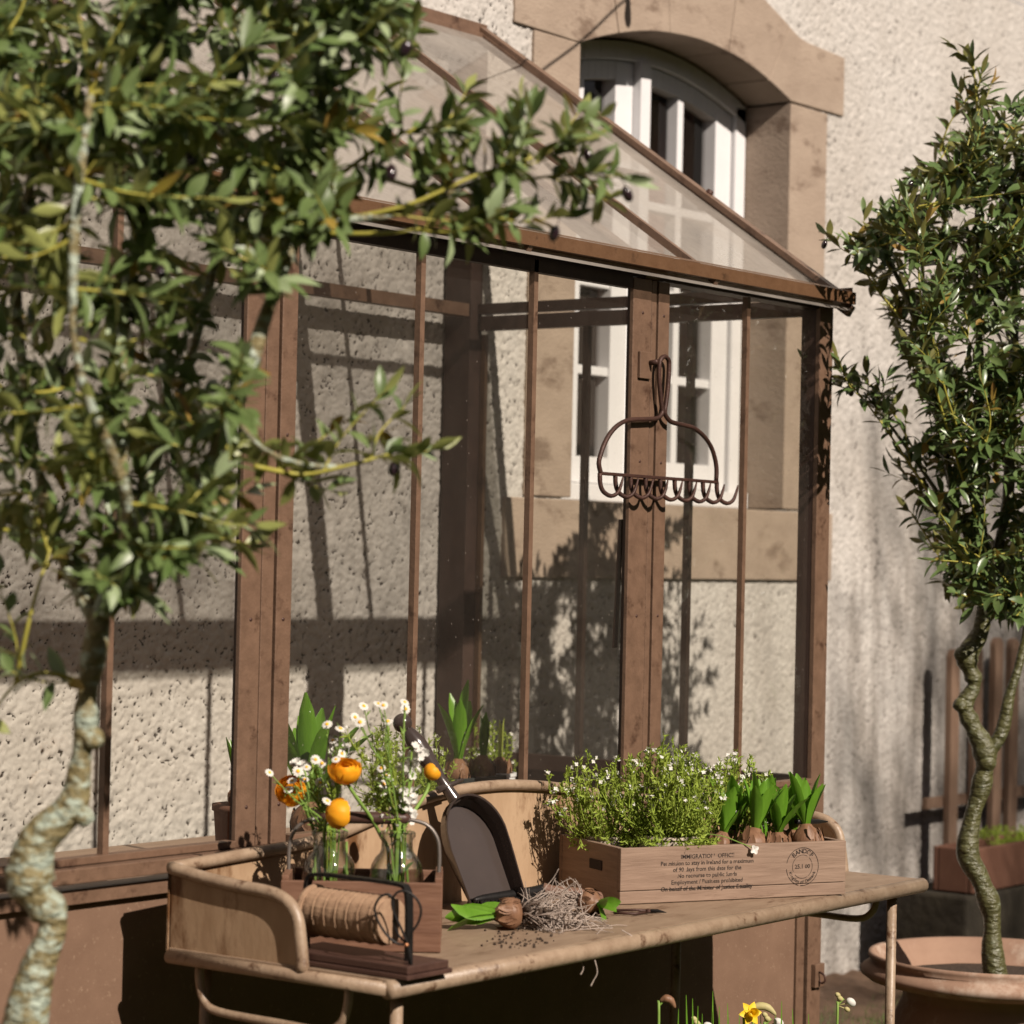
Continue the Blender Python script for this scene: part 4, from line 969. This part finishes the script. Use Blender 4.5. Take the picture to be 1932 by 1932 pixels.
for i in range(70):
    p = on(*zq(rng.gauss(860, 150), rng.gauss(845, 38)), 2, TZ); 
    if p.y < -.47: continue
    s_ = rng.uniform(.0008, .0026); g.lathe(p + V(0, 0, s_ * .6), [(.0001, -s_), (s_, -s_ * .2), (s_ * .7, s_ * .7), (.0001, s_)], 5, rv(rng))
tag(g.build('soil', M['soil'], None), kind='stuff')
sn = thing('snips', 'small dark iron snips lying on the table in front of the crate', 'snips', on(*zr(600, 1065), 2, TZ + .004))
def s4(*q, dz=.004): return [on(*zr(*p), 2, TZ + dz) for p in q]
g = MB(); g.tube(s4((440, 1058), (560, 1056), (640, 1060)), .0022, 6); g.build('handle', M['iron'], sn, smooth=True)
g = MB(); g.tube(s4((440, 1072), (560, 1078), (640, 1064)), .0022, 6); g.build('handle', M['iron'], sn, smooth=True)
g = MB(); g.tube(s4((635, 1062), (690, 1062), (740, 1070)), [.003, .003, .0006], 6); g.build('blade', M['black'], sn, smooth=True)
g = MB(); g.lathe(s4((636, 1060), dz=.006)[0], [(.0001, .003), (.0035, .002), (.004, -.002)], 8); g.build('pivot', M['iron'], sn)

# ------------------------------------------------------------------ plants inside the greenhouse
YI = .40
def gi(a, b_, y=YI): return on((860 + a / 4.83) * .8879, (1380 + b_ / 4.83) * .8879, 1, y)
t0, t1 = gi(540, 1335), gi(1048, 1335); ztop = t0.z
tr = thing('bulb_tray', 'black plastic tray of bulbs on the bench inside the greenhouse', 'tray', (t0.x, YI, .762))
b = MB(); b.box(t0.x, t1.x, YI, YI + .006, .762, ztop); b.box(t0.x, t1.x, YI + .114, YI + .12, .762, ztop); b.box(t0.x, t0.x + .006, YI + .006, YI + .114, .762, ztop); b.box(t1.x - .006, t1.x, YI + .006, YI + .114, .762, ztop); b.box(t0.x + .006, t1.x - .006, YI + .006, YI + .114, .762, ztop - .012)
b.build('tray_body', M['tray'], tr, bevel=.001)
zt_ = ztop - .012
c1 = gi(650, 1260); c2 = gi(940, 1250); c3 = gi(760, 1230)
hyacinth('hyacinth_bulb', 'broad leaved bulb at the left of the black tray indoors', V(c1.x + .012, YI + .035, zt_), .0245, .150, 6, 50, V(.05, 0, 1), 'bulbs growing inside the greenhouse', lw=.028, spread=.42)
hyacinth('hyacinth_bulb', 'bulb with a short yellow green shoot in the black tray indoors', V(c3.x + .02, YI + .06, zt_), .018, .065, 4, 51, V(0, 0, 1), 'bulbs growing inside the greenhouse', leafm='hleafy', lw=.014, spread=.10, open_=.3)
hyacinth('hyacinth_bulb', 'bulb with thick closed leaves at the right of the black tray indoors', V(c2.x, YI + .035, zt_), .026, .085, 5, 52, V(.06, 0, 1), 'bulbs growing inside the greenhouse', lw=.020, spread=.12, open_=.4)
wp = gi(1125, 1275); q = thing('white_pot', 'white ridged pot behind the black bulb tray indoors', 'pot', (wp.x, YI + .035, .762))
g = MB(); pr = [(.022, 0), (.030, wp.z - .762 - .012)]; g.lathe((wp.x, YI + .035, .762), [(.001, 0), (.022, 0)] + [(.022 + .008 * i / 14 + (.0008 if i % 2 else 0), (wp.z - .762 - .008) * i / 14) for i in range(15)] + [(.0325, wp.z - .768), (.0325, wp.z - .762), (.028, wp.z - .762), (.028, wp.z - .775), (.001, wp.z - .775)], 24); g.build('pot_body', M['whitepot'], q)
hyacinth('hyacinth_bulb', 'bulb with one tall knobbly shoot in the white pot indoors', V(wp.x, YI + .035, wp.z - .012), .022, .085, 2, 53, V(.02, 0, 1), 'bulbs growing inside the greenhouse', leafm='hleafy', lw=.013, spread=.02, open_=.1)
gc = gi(330, 1150, .30); cress('flowering_plant', 'white flowered cress indoors to the left of the black bulb tray', (gc.x - .02, .36, .765), .085, .150, 90, (.05, .10, 'tray'), 31, 'cress plants inside the greenhouse', flowers=.35)
gc = gi(800, 1000, .62); cress('flowering_plant', 'small white flowered cress rising behind the black bulb tray', (gc.x, .60, .765), .05, .150, 40, (.045, .08, 'tray'), 32, 'cress plants inside the greenhouse', flowers=.6)
lp = on(620, 1480, 1, .14)
hyacinth('hyacinth_bulb', 'clump of dark broad leaves indoors beside the wide left post', (lp.x - .02, .16, .85), .030, .185, 12, 54, V(-.05, 0, 1), 'bulbs growing inside the greenhouse', lw=.030, spread=.85)
q = thing('clay_pot', 'dark plastic pot under the broad leaved clump indoors', 'pot', (lp.x - .03, .16, .762)); g = MB(); g.lathe((lp.x - .03, .16, .762), [(.001, 0), (.04, 0), (.052, .07), (.054, .07), (.054, .076), (.048, .076), (.001, .055)], 24); g.build('pot_body', M['tray'], q, smooth=True)
l2 = on(437, 1500, 1, .30)
q = thing('clay_pot', 'small dark pot half hidden by the wide left post indoors', 'pot', (l2.x + .02, .30, .762)); g = MB(); g.lathe((l2.x + .02, .30, .762), [(.001, 0), (.032, 0), (.042, .12), (.045, .12), (.045, .130), (.040, .130), (.001, .12)], 24); g.build('pot_body', M['redplanter'], q, smooth=True)
hyacinth('hyacinth_bulb', 'bulb with slim leaves in the small dark pot by the left post', (l2.x + .02, .30, .885), .018, .10, 3, 55, V(-.15, 0, 1), 'bulbs growing inside the greenhouse', lw=.010, spread=.3)

# ================================================================== TREES
def inpoly(x, y, P):
    c = False; j = len(P) - 1
    for i in range(len(P)):
        if (P[i][1] > y) != (P[j][1] > y) and x < (P[j][0] - P[i][0]) * (y - P[i][1]) / (P[j][1] - P[i][1]) + P[i][0]: c = not c
        j = i
    return c
def knobby(pts, rr, rng, k=9, amp=.22):
    P, Q = spline([V(*p) for p in pts], rr, k); out = []
    for i, r in enumerate(Q): out.append(r * (1 + amp * math.sin(i * .37 + r * 900) * .8 + rng.uniform(-.03, .03)))
    return P, out
def tree(name, label, D, trunk, limbs, poly, ntw, nleaf, L, Wd, barkm, leafm, depthr, seed, dens=None, olives=(), group=None, up=.9, spread=.5, knobs=(), extra=(), center=(0, 0)):
    rng = random.Random(seed)
    t0 = at(trunk[0][0], trunk[0][1], D); root = thing(name, label, 'tree', (t0.x, t0.y, t0.z), group)
    tk = MB(); anchors = []
    def guide(path, d0=0):
        pts = [at(x, y, D + d0 + (q[0] if q else 0)) for x, y, r, *q in path]; rr = [r for _, _, r, *q in path]; return pts, rr
    pts, rr = guide(trunk); P, Q = knobby(pts, rr, rng, 10, .18); tk.tube(P, Q, 14)
    for (x, y, d, r) in knobs:
        c = at(x, y, D + d); nn = 9
        tk.lathe(c, [(r * math.sin(math.pi * i / nn) + .0001, -r * math.cos(math.pi * i / nn)) for i in range(nn + 1)], 12, rv(rng), .12, rng)
    for lm in limbs:
        pts, rr = guide(lm); P, Q = knobby(pts, rr, rng, 8, .2); tk.tube(P, Q, 9)
        anchors += [(p, r) for p, r in zip(P[3:], Q[3:])]
    to = tk.build('trunk', M[barkm], root, smooth=True)
    lf = MB(); tw = MB(); n = 0; tries = 0; mats = [M[leafm], M['leafP' if leafm == 'leafL' else 'leafL'], M['leafY']]
    cx, cy = center
    tips = []
    def twig(a, tip, nl, r0=.0024):
        tips.append(tip)
        ln = (tip - a).length
        mid = a.lerp(tip, .45) + rv(rng) * ln * .10 + V(0, 0, -.04 * ln); pp, _ = spline([a, mid, tip], [1] * 3, 7)
        tw.tube(pp, [r0 * (1 - .7 * i / (len(pp) - 1)) for i in range(len(pp))], 5, cap=False)
        k0 = max(0, 1 - (nl * L * .36) / max(ln, 1e-3)) if ln > nl * L * .36 else 0.12
        for i in range(nl):
            t = k0 + (1 - k0) * (i + rng.random() * .6) / nl; x = t * (len(pp) - 1); j = min(int(x), len(pp) - 2); p = pp[j].lerp(pp[j + 1], min(x - j, 1)); d = (pp[j + 1] - pp[j]).normalized()
            sd_ = d.orthogonal().normalized(); sd_.rotate(Matrix.Rotation(i * 2.0 + rng.random(), 3, d))
            k = .35 + .5 * (i / nl); dd = d * k + sd_ * (1 - .45 * i / nl) + V(0, 0, rng.uniform(-.25, .35))
            nm = (d * .8 + V(0, 0, .7) + rv(rng) * .6 - SUND * .3)
            l_ = L * rng.uniform(.5, 1.15); u0 = rng.random(); lf.cur = 2 if u0 < .025 else 1 if u0 < .14 else 0; leafquad(lf, p, dd, nm, l_, Wd * rng.uniform(.75, 1.15), rng.uniform(-.12, .5), fold=rng.uniform(.05, .3))
        leafquad(lf, tip, (tip - mid), rv(rng), L * .9, Wd * .8, .1, fold=.16)
    while n < ntw and tries < ntw * 30:
        tries += 1
        xs_ = [p[0] for p in poly]; ys_ = [p[1] for p in poly]; x = rng.uniform(min(xs_), max(xs_)); y = rng.uniform(min(ys_), max(ys_))
        if not inpoly(x, y, poly): continue
        if dens and rng.random() > dens(x, y): continue
        tip = at(x, y, D + max(-depthr * 1.3, min(depthr * 1.6, rng.gauss(0, depthr))))
        best = None; bd_ = 9
        for p, r in anchors:
            v = tip - p; d = v.length
            if v.z < -.02: d += .25
            if d < .05: continue
            if d < bd_: bd_ = d; best = p
        if best is None or bd_ > .55: continue
        if bd_ > .16:   # shorten: grow from a point on the way, joined by a longer stem
            twig(best, tip, nleaf + 2, .0026)
        else: twig(best, tip, nleaf)
        n += 1
        if rng.random() < .25: anchors.append((best.lerp(tip, .6), .002))
    for path, nl in extra:
        pts = [at(x, y, D + d) for x, y, d in path]
        for a, b_ in zip(pts, pts[1:]): 
            anchors.append((a, .002))
        P, _ = spline(pts, [1] * len(pts), 4); tw.tube(P, [.003 * (1 - .6 * i / len(P)) for i in range(len(P))], 5)
        for k in range(nl):
            a = P[rng.randint(1, len(P) - 2)]; dr = (pts[-1] - pts[0]).normalized(); twig(a, a + (dr * .7 + rv(rng) * .8 + V(0, 0, .45)).normalized() * rng.uniform(.05, .12), nleaf - 3, .0016)
        twig(P[-3], P[-1] + (P[-1] - P[-4]).normalized() * .01, nleaf - 5, .0016)
    lf.build('foliage', mats, root, smooth=True); tw.build('twigs', M['twig'], root, smooth=True)
    for (x, y, d, s) in olives:
        c = at(x, y, D + d); g = MB(); ax_ = (V(0, 0, -1) + rv(rng) * .5).normalized()
        best = min(tips, key=lambda t: (t - c).length)
        if (best - c).length > .022: c = best + ax_ * (s * 1.5 + .006)
        g.tube([c - ax_ * s * .9, c.lerp(best, .5) + rv(rng) * .003, best], .0007, 4)
        g.lathe(c, [(s * .62 * math.sin(math.pi * i / 8) + .0001, -s * math.cos(math.pi * i / 8)) for i in range(9)], 14, ax_)
        g.build('olive', M['olive'], root, smooth=True)
    return root
rgl = random.Random(77)
# near tree, left
tree('olive_tree', 'large out of focus olive tree with pale lichen bark in the left foreground', 2.72,
     [(30, 2420, .021), (35, 2100, .020), (48, 1932, .0215), (70, 1830, .019), (100, 1740, .017), (60, 1670, .023), (70, 1590, .020), (135, 1520, .016), (150, 1450, .013), (160, 1380, .012), (165, 1310, .0125), (178, 1230, .0125), (192, 1150, .011)],
     [[(190, 1160, .010), (230, 1000, .009, .02), (225, 800, .008, .03), (230, 600, .0075, .03), (270, 380, .009, .02), (280, 200, .008, 0), (300, 20, .007, 0), (330, -150, .005, 0)],
      [(200, 1150, .009), (340, 960, .008, -.04), (440, 780, .007, -.05), (500, 600, .008, -.03), (545, 470, .009, -.02), (570, 370, .007, 0), (600, 200, .005, 0), (650, 30, .003, 0)],
      [(185, 1180, .008), (100, 1000, .007, .05), (60, 800, .006, .08), (30, 550, .006, .1), (60, 300, .005, .1), (40, 60, .004, .1)],
      [(210, 1120, .007), (290, 880, .006, .12), (370, 640, .006, .16), (420, 400, .005, .16), (440, 150, .005, .14), (460, -60, .004, .1)],
      [(195, 1170, .006), (240, 950, .005, -.14), (150, 700, .005, -.18), (140, 450, .005, -.18), (170, 180, .004, -.15)],
      [(545, 470, .005, -.02), (640, 420, .004, -.03), (760, 400, .0035, -.02), (880, 350, .003, 0), (990, 310, .002, .02)],
      [(440, 780, .004, -.05), (500, 850, .003, -.03), (600, 880, .0025, 0), (700, 870, .002, .02)]],
     [(-160, -120), (850, -120), (830, 60), (780, 170), (690, 300), (620, 430), (640, 560), (560, 680), (560, 780), (500, 850), (520, 950), (480, 1050), (380, 1080), (300, 1110), (215, 1150), (110, 1090), (10, 1020), (-160, 950)],
     350, 14, .042, .0145, 'bark', 'leafL', .13, 5,
     dens=lambda x, y: 1.0 if y < 380 and x < 620 else .9 if y < 430 else (0.12 if (x > 470 and y > 470) else .55 if y < 800 else .85 if 120 < x < 470 else .4),
     olives=[(rgl.uniform(0, 1), 0, 0, 0)][:0] + [(770, 95, -.05, .010), (728, 300, 0, .010), (795, 540, -.02, .009), (660, 565, 0, .009), (112, 705, .0, .010), (440, 780, -.05, .010), (700, 862, -.02, .010), (462, 925, 0, .009), (1002, 425, -.02, .009), (1146, 286, -.02, .009), (1125, 195, 0, .009), (250, 530, -.1, .009), (360, 300, -.1, .009), (520, 150, -.1, .009)],
     knobs=((176, 1395, -.006, .012), (156, 1540, -.006, .012), (40, 1650, -.004, .018)),
     extra=[([(600, 420, -.02), (760, 390, -.03), (900, 330, -.02), (1000, 300, 0), (1080, 270, .01)], 8), ([(580, 440, .02), (720, 440, 0), (830, 425, 0), (930, 400, .02)], 7), ([(640, 330, .02), (760, 250, 0), (850, 240, 0)], 5), ([(700, 330, .04), (860, 370, 0), (960, 345, .02), (1090, 325, 0)], 5),
            ([(480, 880, -.03), (570, 895, 0), (650, 880, 0), (740, 855, .02)], 6), ([(160, 1290, 0), (90, 1270, -.02), (30, 1290, -.02), (-40, 1380, 0)], 1), ([(30, 1290, 0), (60, 1150, -.02), (100, 1020, 0)], 4)])
# potted tree, right
TR = tree('olive_tree', 'small dark leaved olive tree growing in the wide terracotta pot', 5.1,
     [(1878, 1840, .022), (1872, 1790, .019), (1870, 1720, .0195), (1850, 1660, .0215), (1826, 1610, .020), (1835, 1540, .019), (1852, 1480, .0185), (1858, 1420, .022), (1835, 1370, .016), (1820, 1330, .019), (1838, 1290, .014), (1825, 1240, .021), (1850, 1190, .015), (1858, 1130, .014)],
     [[(1858, 1430, .014), (1890, 1380, .012), (1905, 1310, .011), (1922, 1255, .010), (1945, 1150, .009, .02), (1960, 950, .008, .03), (1980, 700, .007, .03), (1990, 450, .005, .02)],
      [(1856, 1150, .013), (1850, 1000, .012), (1835, 850, .010, -.02), (1850, 700, .009, -.02), (1840, 500, .007, -.02), (1850, 300, .005), (1840, 150, .003)],
      [(1858, 1130, .011), (1900, 950, .011, .02), (1905, 800, .010, .03), (1915, 600, .007, .04), (1910, 350, .004, .04)],
      [(1852, 1100, .010), (1810, 960, .009, -.04), (1780, 840, .007, -.06), (1740, 650, .005, -.08), (1680, 500, .004, -.08), (1600, 440, .0025, -.08)],
      [(1852, 1080, .008), (1790, 900, .007, .06), (1760, 700, .006, .1), (1740, 500, .004, .1), (1740, 330, .003, .1)],
      [(1850, 1050, .006), (1790, 960, .004, -.05), (1700, 830, .003, -.06), (1630, 740, .002, -.06)],
      [(1870, 1100, .008), (2000, 900, .007, .0), (2080, 700, .005, .0), (2100, 500, .004, 0)]],
     [(1838, 130), (1815, 200), (1795, 250), (1735, 290), (1710, 350), (1640, 410), (1610, 460), (1625, 540), (1670, 600), (1700, 670), (1740, 780), (1755, 870), (1745, 960), (1740, 1050), (1790, 1120), (1850, 1160), (1930, 1160), (1990, 1100), (2060, 950), (2140, 750), (2170, 500), (2080, 350), (2000, 190), (1940, 180), (1885, 250), (1862, 140)],
     540, 13, .044, .0150, 'bark2', 'leafR', .20, 15,
     dens=lambda x, y: .8 if y < 300 else 1.0,
     olives=[(1710, 283, -.05, .0105), (1742, 283, -.03, .009), (1780, 265, -.02, .0105), (1806, 290, 0, .0105), (1688, 343, -.05, .0105), (1648, 425, -.08, .0105), (1560, 455, -.08, .009), (1651, 495, -.05, .0105), (1582, 710, -.05, .0105), (1863, 205, 0, .009), (1908, 205, 0, .012), (1815, 325, -.05, .011), (1930, 210, 0, .011), (1700, 410, -.05, .0095)],
     knobs=((1815, 1235, -.01, .016), (1812, 1330, -.008, .016), (1862, 1440, -.01, .018), (1822, 1600, -.01, .015)),
     extra=[([(1790, 990, -.05), (1720, 880, -.07), (1650, 780, -.08), (1590, 705, -.08)], 9), ([(1800, 1000, 0), (1730, 860, -.03), (1660, 740, -.04), (1610, 720, -.04)], 5), ([(1820, 1160, -.02), (1800, 1100, -.04), (1760, 1030, -.05), (1720, 970, -.05)], 4), ([(1700, 600, -.08), (1650, 540, -.1), (1610, 470, -.1)], 4), ([(1848, 280, 0), (1843, 190, -.01), (1836, 120, -.01)], 4), ([(1850, 1000, -.02), (1800, 850, -.2), (1752, 680, -.31), (1735, 540, -.33), (1728, 430, -.33)], 16), ([(1840, 900, -.1), (1790, 760, -.27), (1760, 640, -.30)], 6)])
# terracotta bowl for the right tree and a plain pot for the left one
def lathepot(name, label, c, prof, mt, rope=None, group=None):
    rt = thing(name, label, 'pot', c, group); g = MB(); g.lathe(c, prof, 64); g.build('pot_body', M[mt], rt, smooth=True); return rt
ptc = at(1874, 1812, 5.12); pz = .522
rp_ = lathepot('terracotta_pot', 'wide terracotta pot with a rolled double rim under the small olive tree', (ptc.x, ptc.y, GZ),
         [(.15, 0), (.17, .02), (.205, .06), (.222, .14), (.220, .20), (.200, .26), (.178, pz - GZ - .085), (.176, pz - GZ - .065), (.215, pz - GZ - .055), (.248, pz - GZ - .048), (.262, pz - GZ - .038), (.262, pz - GZ - .028), (.250, pz - GZ - .020), (.240, pz - GZ - .014), (.248, pz - GZ - .004), (.246, pz - GZ + .004), (.236, pz - GZ + .002), (.224, pz - GZ - .02), (.212, pz - GZ - .05), (.05, pz - GZ - .052)], 'terracotta')
g = MB(); g.lathe((ptc.x, ptc.y, pz - .047), [(.21, 0), (.05, .006), (.0001, .008)], 30, noise=.02); tag(g.build('soil', M['soil'], rp_), kind=None)
ltc = at(30, 2500, 2.72)
lathepot('terracotta_pot', 'round terracotta pot holding the large foreground olive tree', (ltc.x, ltc.y, GZ), [(.12, 0), (.17, .05), (.20, .18), (.21, .26), (.23, .27), (.23, .30), (.20, .30), (.19, .26), (.0001, .26)], 'terracotta')
g = MB(); g.tube([(ltc.x, ltc.y, GZ + .25), tuple(at(30, 2418, 2.72))], [.026, .021], 12); tro = [o for o in bpy.data.objects if o.name.startswith('olive_tree')][0]
g.build('root_collar', M['bark'], tro, smooth=True)

# ------------------------------------------------------------------ right background: fence, planters, block
fn = thing('picket_fence', 'wooden picket panel with rounded tops standing against the wall at the right', 'fence', (2.1, .84, GZ))
def pk(x, w_, zt, th=.02, y=.86, tilt=0):
    g = MB(); pl = [(x - w_ / 2, GZ + .05), (x + w_ / 2, GZ + .05)] + [(x + tilt + w_ / 2 * math.cos(a), zt - w_ * .4 + w_ * .5 * math.sin(a)) for a in [i * math.pi / 8 for i in range(9)]]
    g.prism(pl, y - th, y); g.build('picket', M['picket'], fn, bevel=.002)
for px, w_, top in ((1799, .050, 1228), (1843, .045, 1222), (1881, .052, 1206), (1911, .055, 1208), (1960, .05, 1210), (2000, .05, 1212)):
    p = on(px, top, 1, .85); pk(p.x, w_, p.z)
g = MB(); g.box(2.05, 3.0, .862, .875, .62, .65); g.build('cross_rail', M['picket'], fn)
pA = on(1773, 1597, 1, .70); pB = on(1765, 1682, 1, .70)
pn = thing('wooden_planter', 'reddish wooden trough planter in front of the picket fence', 'planter', (pA.x, .60, pB.z))
g = MB(); g.box(pA.x, pA.x + 1.1, .60, .615, pB.z, pA.z); g.box(pA.x, pA.x + 1.1, .705, .72, pB.z, pA.z); g.box(pA.x, pA.x + .02, .6155, .7045, pB.z, pA.z); g.box(pA.x + 1.08, pA.x + 1.1, .6155, .7045, pB.z, pA.z); g.box(pA.x + .02, pA.x + 1.08, .616, .704, pB.z + .005, pA.z - .02); g.build('box', M['redplanter'], pn, bevel=.004)
cress('trailing_plant', 'low green herb growing at the right end of the reddish planter', (pA.x + .36, .66, pA.z - .02), .10, .06, 50, None, 71, 'herbs in the reddish planter', flowers=0)
bkk = MB(); bkk.box(pA.x - .03, pA.x + 1.3, .60, .82, GZ, pB.z - .003); tag(bkk.build('stone_block', M['block'], bevel=.01, loc=(pA.x, .6, GZ)), 'dark mossy stone block carrying the reddish planter', 'stone block')

# ------------------------------------------------------------------ grass and spring flowers
g = MB(); rng = random.Random(14)
for i in range(9000):
    x = rng.uniform(.55, 2.6); y = rng.uniform(-.1, .80); p = V(x, y, GZ); h = rng.uniform(.02, .055)
    d = V(rng.uniform(-.5, .5), rng.uniform(-.5, .5), 1).normalized(); s = V(rng.uniform(-1, 1), rng.uniform(-1, 1), 0).normalized() * .0016
    g.add([p - s, p + s, p + d * h + V(d.x, d.y, 0) * h * .4], [(0, 1, 2)])
tag(g.build('grass', M['grass']), kind='stuff')
YD = -.40
def narc(label, px, py, kind, seed, base_dx=0):
    rng = random.Random(seed); h = on(px, py, 1, YD); b0_ = V(h.x + base_dx, YD + .01, GZ); rt = thing('daffodil', label, 'flower', b0_, 'spring flowers under the table')
    neck = h + V(-.006, .008, -.012)
    g = MB(); g.tube([b0_, b0_.lerp(neck, .5) + V(.004, 0, 0), neck - V(0, 0, .01), neck, h], [.0028, .0026, .0022, .0018, .0018], 7, smooth=4); g.build('stem', M['stem'], rt, smooth=True)
    if kind == 'yellow':
        f = MB(); ax_ = V(-.5, -.8, .25).normalized(); a = ax_.orthogonal().normalized(); bb_ = ax_.cross(a)
        for k in range(6):
            an = k * math.pi / 3 + .3; leafquad(f, h, a * math.cos(an) + bb_ * math.sin(an) - ax_ * .15, ax_, .020, .013, -.1, prof=(.4, .9, 1, .6, .05))
        f.lathe(h, [(.004, 0), (.0055, .006), (.006, .011), (.008, .014)], 14, ax_, .06, rng); f.build('flower_head', M['daff'], rt, smooth=True)
    elif kind == 'white':
        f = MB()
        for (dx, dz, r) in ((.012, -.006, .0085), (-.010, .006, .005), (-.006, .0, .0055), (.006, -.018, .005)):
            c = h + RT * dx + V(0, 0, dz); f.cur = 0 if r > .008 else 1
            f.lathe(c, [(r * .8 * math.sin(math.pi * i / 8) + .0001, -r * 1.1 * math.cos(math.pi * i / 8)) for i in range(9)], 12, V(.5, -.3, -.4))
            f.cur = 1; f.tube([c, neck], .001, 5)
        f.build('buds', [M['petal'], M['bud']], rt, smooth=True)
    else:
        f = MB(); sc = 1.0 if kind == 'bud' else .55; f.tube([h + RT * -.016 * sc + V(0, 0, -.004), h, h + RT * .014 * sc + V(0, 0, -.003), h + RT * .026 * sc + V(0, 0, -.014)], [.004 * sc, .0065, .006, .002], 10, smooth=3); f.build('bud', M['bud' if kind == 'bud' else 'bulb'], rt, smooth=True)
    return rt
narc('open yellow daffodil under the front edge of the table', 1416, 1912, 'yellow', 1)
narc('stem with white and green narcissus buds to the right of the corner post', 1592, 1884, 'white', 2, -.02)
narc('drooping papery narcissus bud right of the yellow daffodil', 1388 + 45, 1890 + 8, 'bud', 3, .01)
narc('brown withered flower head far left of the yellow daffodil', 1256, 1884, 'dead', 4)
narc('small white narcissus buds low beside the yellow daffodil', 1455, 1922, 'white', 5)
narc('low white narcissus buds left of the yellow daffodil', 1322, 1930, 'white', 6)
lg = thing('daffodil_leaves', 'clump of narrow daffodil leaves rising under the table', 'leaves', on(1400, 1932, 1, YD)); g = MB(); rng = random.Random(8)
for px, py in ((1300, 1880), (1312, 1886), (1322, 1900), (1285, 1905), (1350, 1872), (1362, 1900), (1378, 1895), (1400, 1915), (1480, 1890), (1500, 1905), (1468, 1910), (1530, 1915), (1330, 1915), (1440, 1915)):
    t = on(px, py, 1, YD + rng.uniform(-.03, .05)); b_ = V(t.x + rng.uniform(-.03, .03), t.y, GZ); L_ = (t - b_).length; leafquad(g, b_, t - b_, V(-.5, -.8, .2), L_, .008, .02, prof=(.8, 1, 1, .9, .1))
g.build('leaf_blades', M['hleaf'], lg)

# ------------------------------------------------------------------ festoon above the frame (its shadow falls on the stonework)
fs_ = thing('festoon_light', 'black festoon cable with a hanging bulb strung in front of the window head', 'string light', (.4, .2, 3.1)); OFFV = -SUND * (.62 / SUND.y)
g = MB(); W0 = [on(x, y, 1, YW) + OFFV for x, y in ((700, 420), (960, 185), (1090, 85), (1180, 2), (1330, -110), (1500, -200))]; g.tube(W0, .0028, 6, smooth=6); g.build('cable', M['cable'], fs_, smooth=True)
c = on(1180, 12, 1, YW) + OFFV
g = MB(); g.lathe(c, [(.006, .012), (.010, .004), (.011, -.010), (.0135, -.028), (.0135, -.040), (.009, -.052), (.001, -.056)], 14); g.build('bulb', M['cable'], fs_, smooth=True)

# ------------------------------------------------------------------ bare garden tree out of frame that dapples the right of the wall
gt = thing('garden_tree', 'tall bare garden tree outside the picture whose twigs dapple the right of the wall', 'tree', (1.30, -7.0, GZ)); g = MB(); rng = random.Random(21)
def grow(p, d, L, r, lv):
    q = p + d * L; m_ = p.lerp(q, .5) + rv(rng) * L * .06; g.tube([p, m_, q], [r, r * .85, r * .68], 6 if lv < 3 else 4, cap=False)
    if lv >= 7: return
    for k in range(3 if lv < 5 else 4):
        nd = (d * .85 + rv(rng) * .75 + V(0, 0, .12)).normalized(); grow(p.lerp(q, rng.uniform(.55, 1)), nd, (L if lv else 2.6) * rng.uniform(.60, .80), r * rng.uniform(.54, .66), lv + 1)
grow(V(1.30, -7.0, GZ), V(.03, 0, 1), 4.9, .10, 0)
g.build('trunk', M['block'], gt)
hg = thing('sky_block_hedge', 'unseen dark hedge added behind the viewer to block the low sky', 'hedge', (0, -9, GZ)); g = MB(); rng = random.Random(4)  # unseen hedge, added to cut the low sky and deepen shadows
g.box(-13, 12, -9.6, -9.0, GZ, 4.4); g.box(-13, -12.4, -8.99, .9, GZ, 4.0); g.box(9.5, 10.1, -8.99, .9, GZ, 4.4); g.build('foliage_core', M['hedge'], hg)
g = MB()
for i in range(5000):
    p = V(rng.uniform(-13, 12), -9.0 + rng.uniform(-.1, .15), rng.uniform(GZ, 4.5)); leafquad(g, p, rv(rng), rv(rng), .22, .12, .2, prof=(.3, 1, .1))
g.build('foliage', M['hedge'], hg)
print('objects', len(bpy.data.objects))
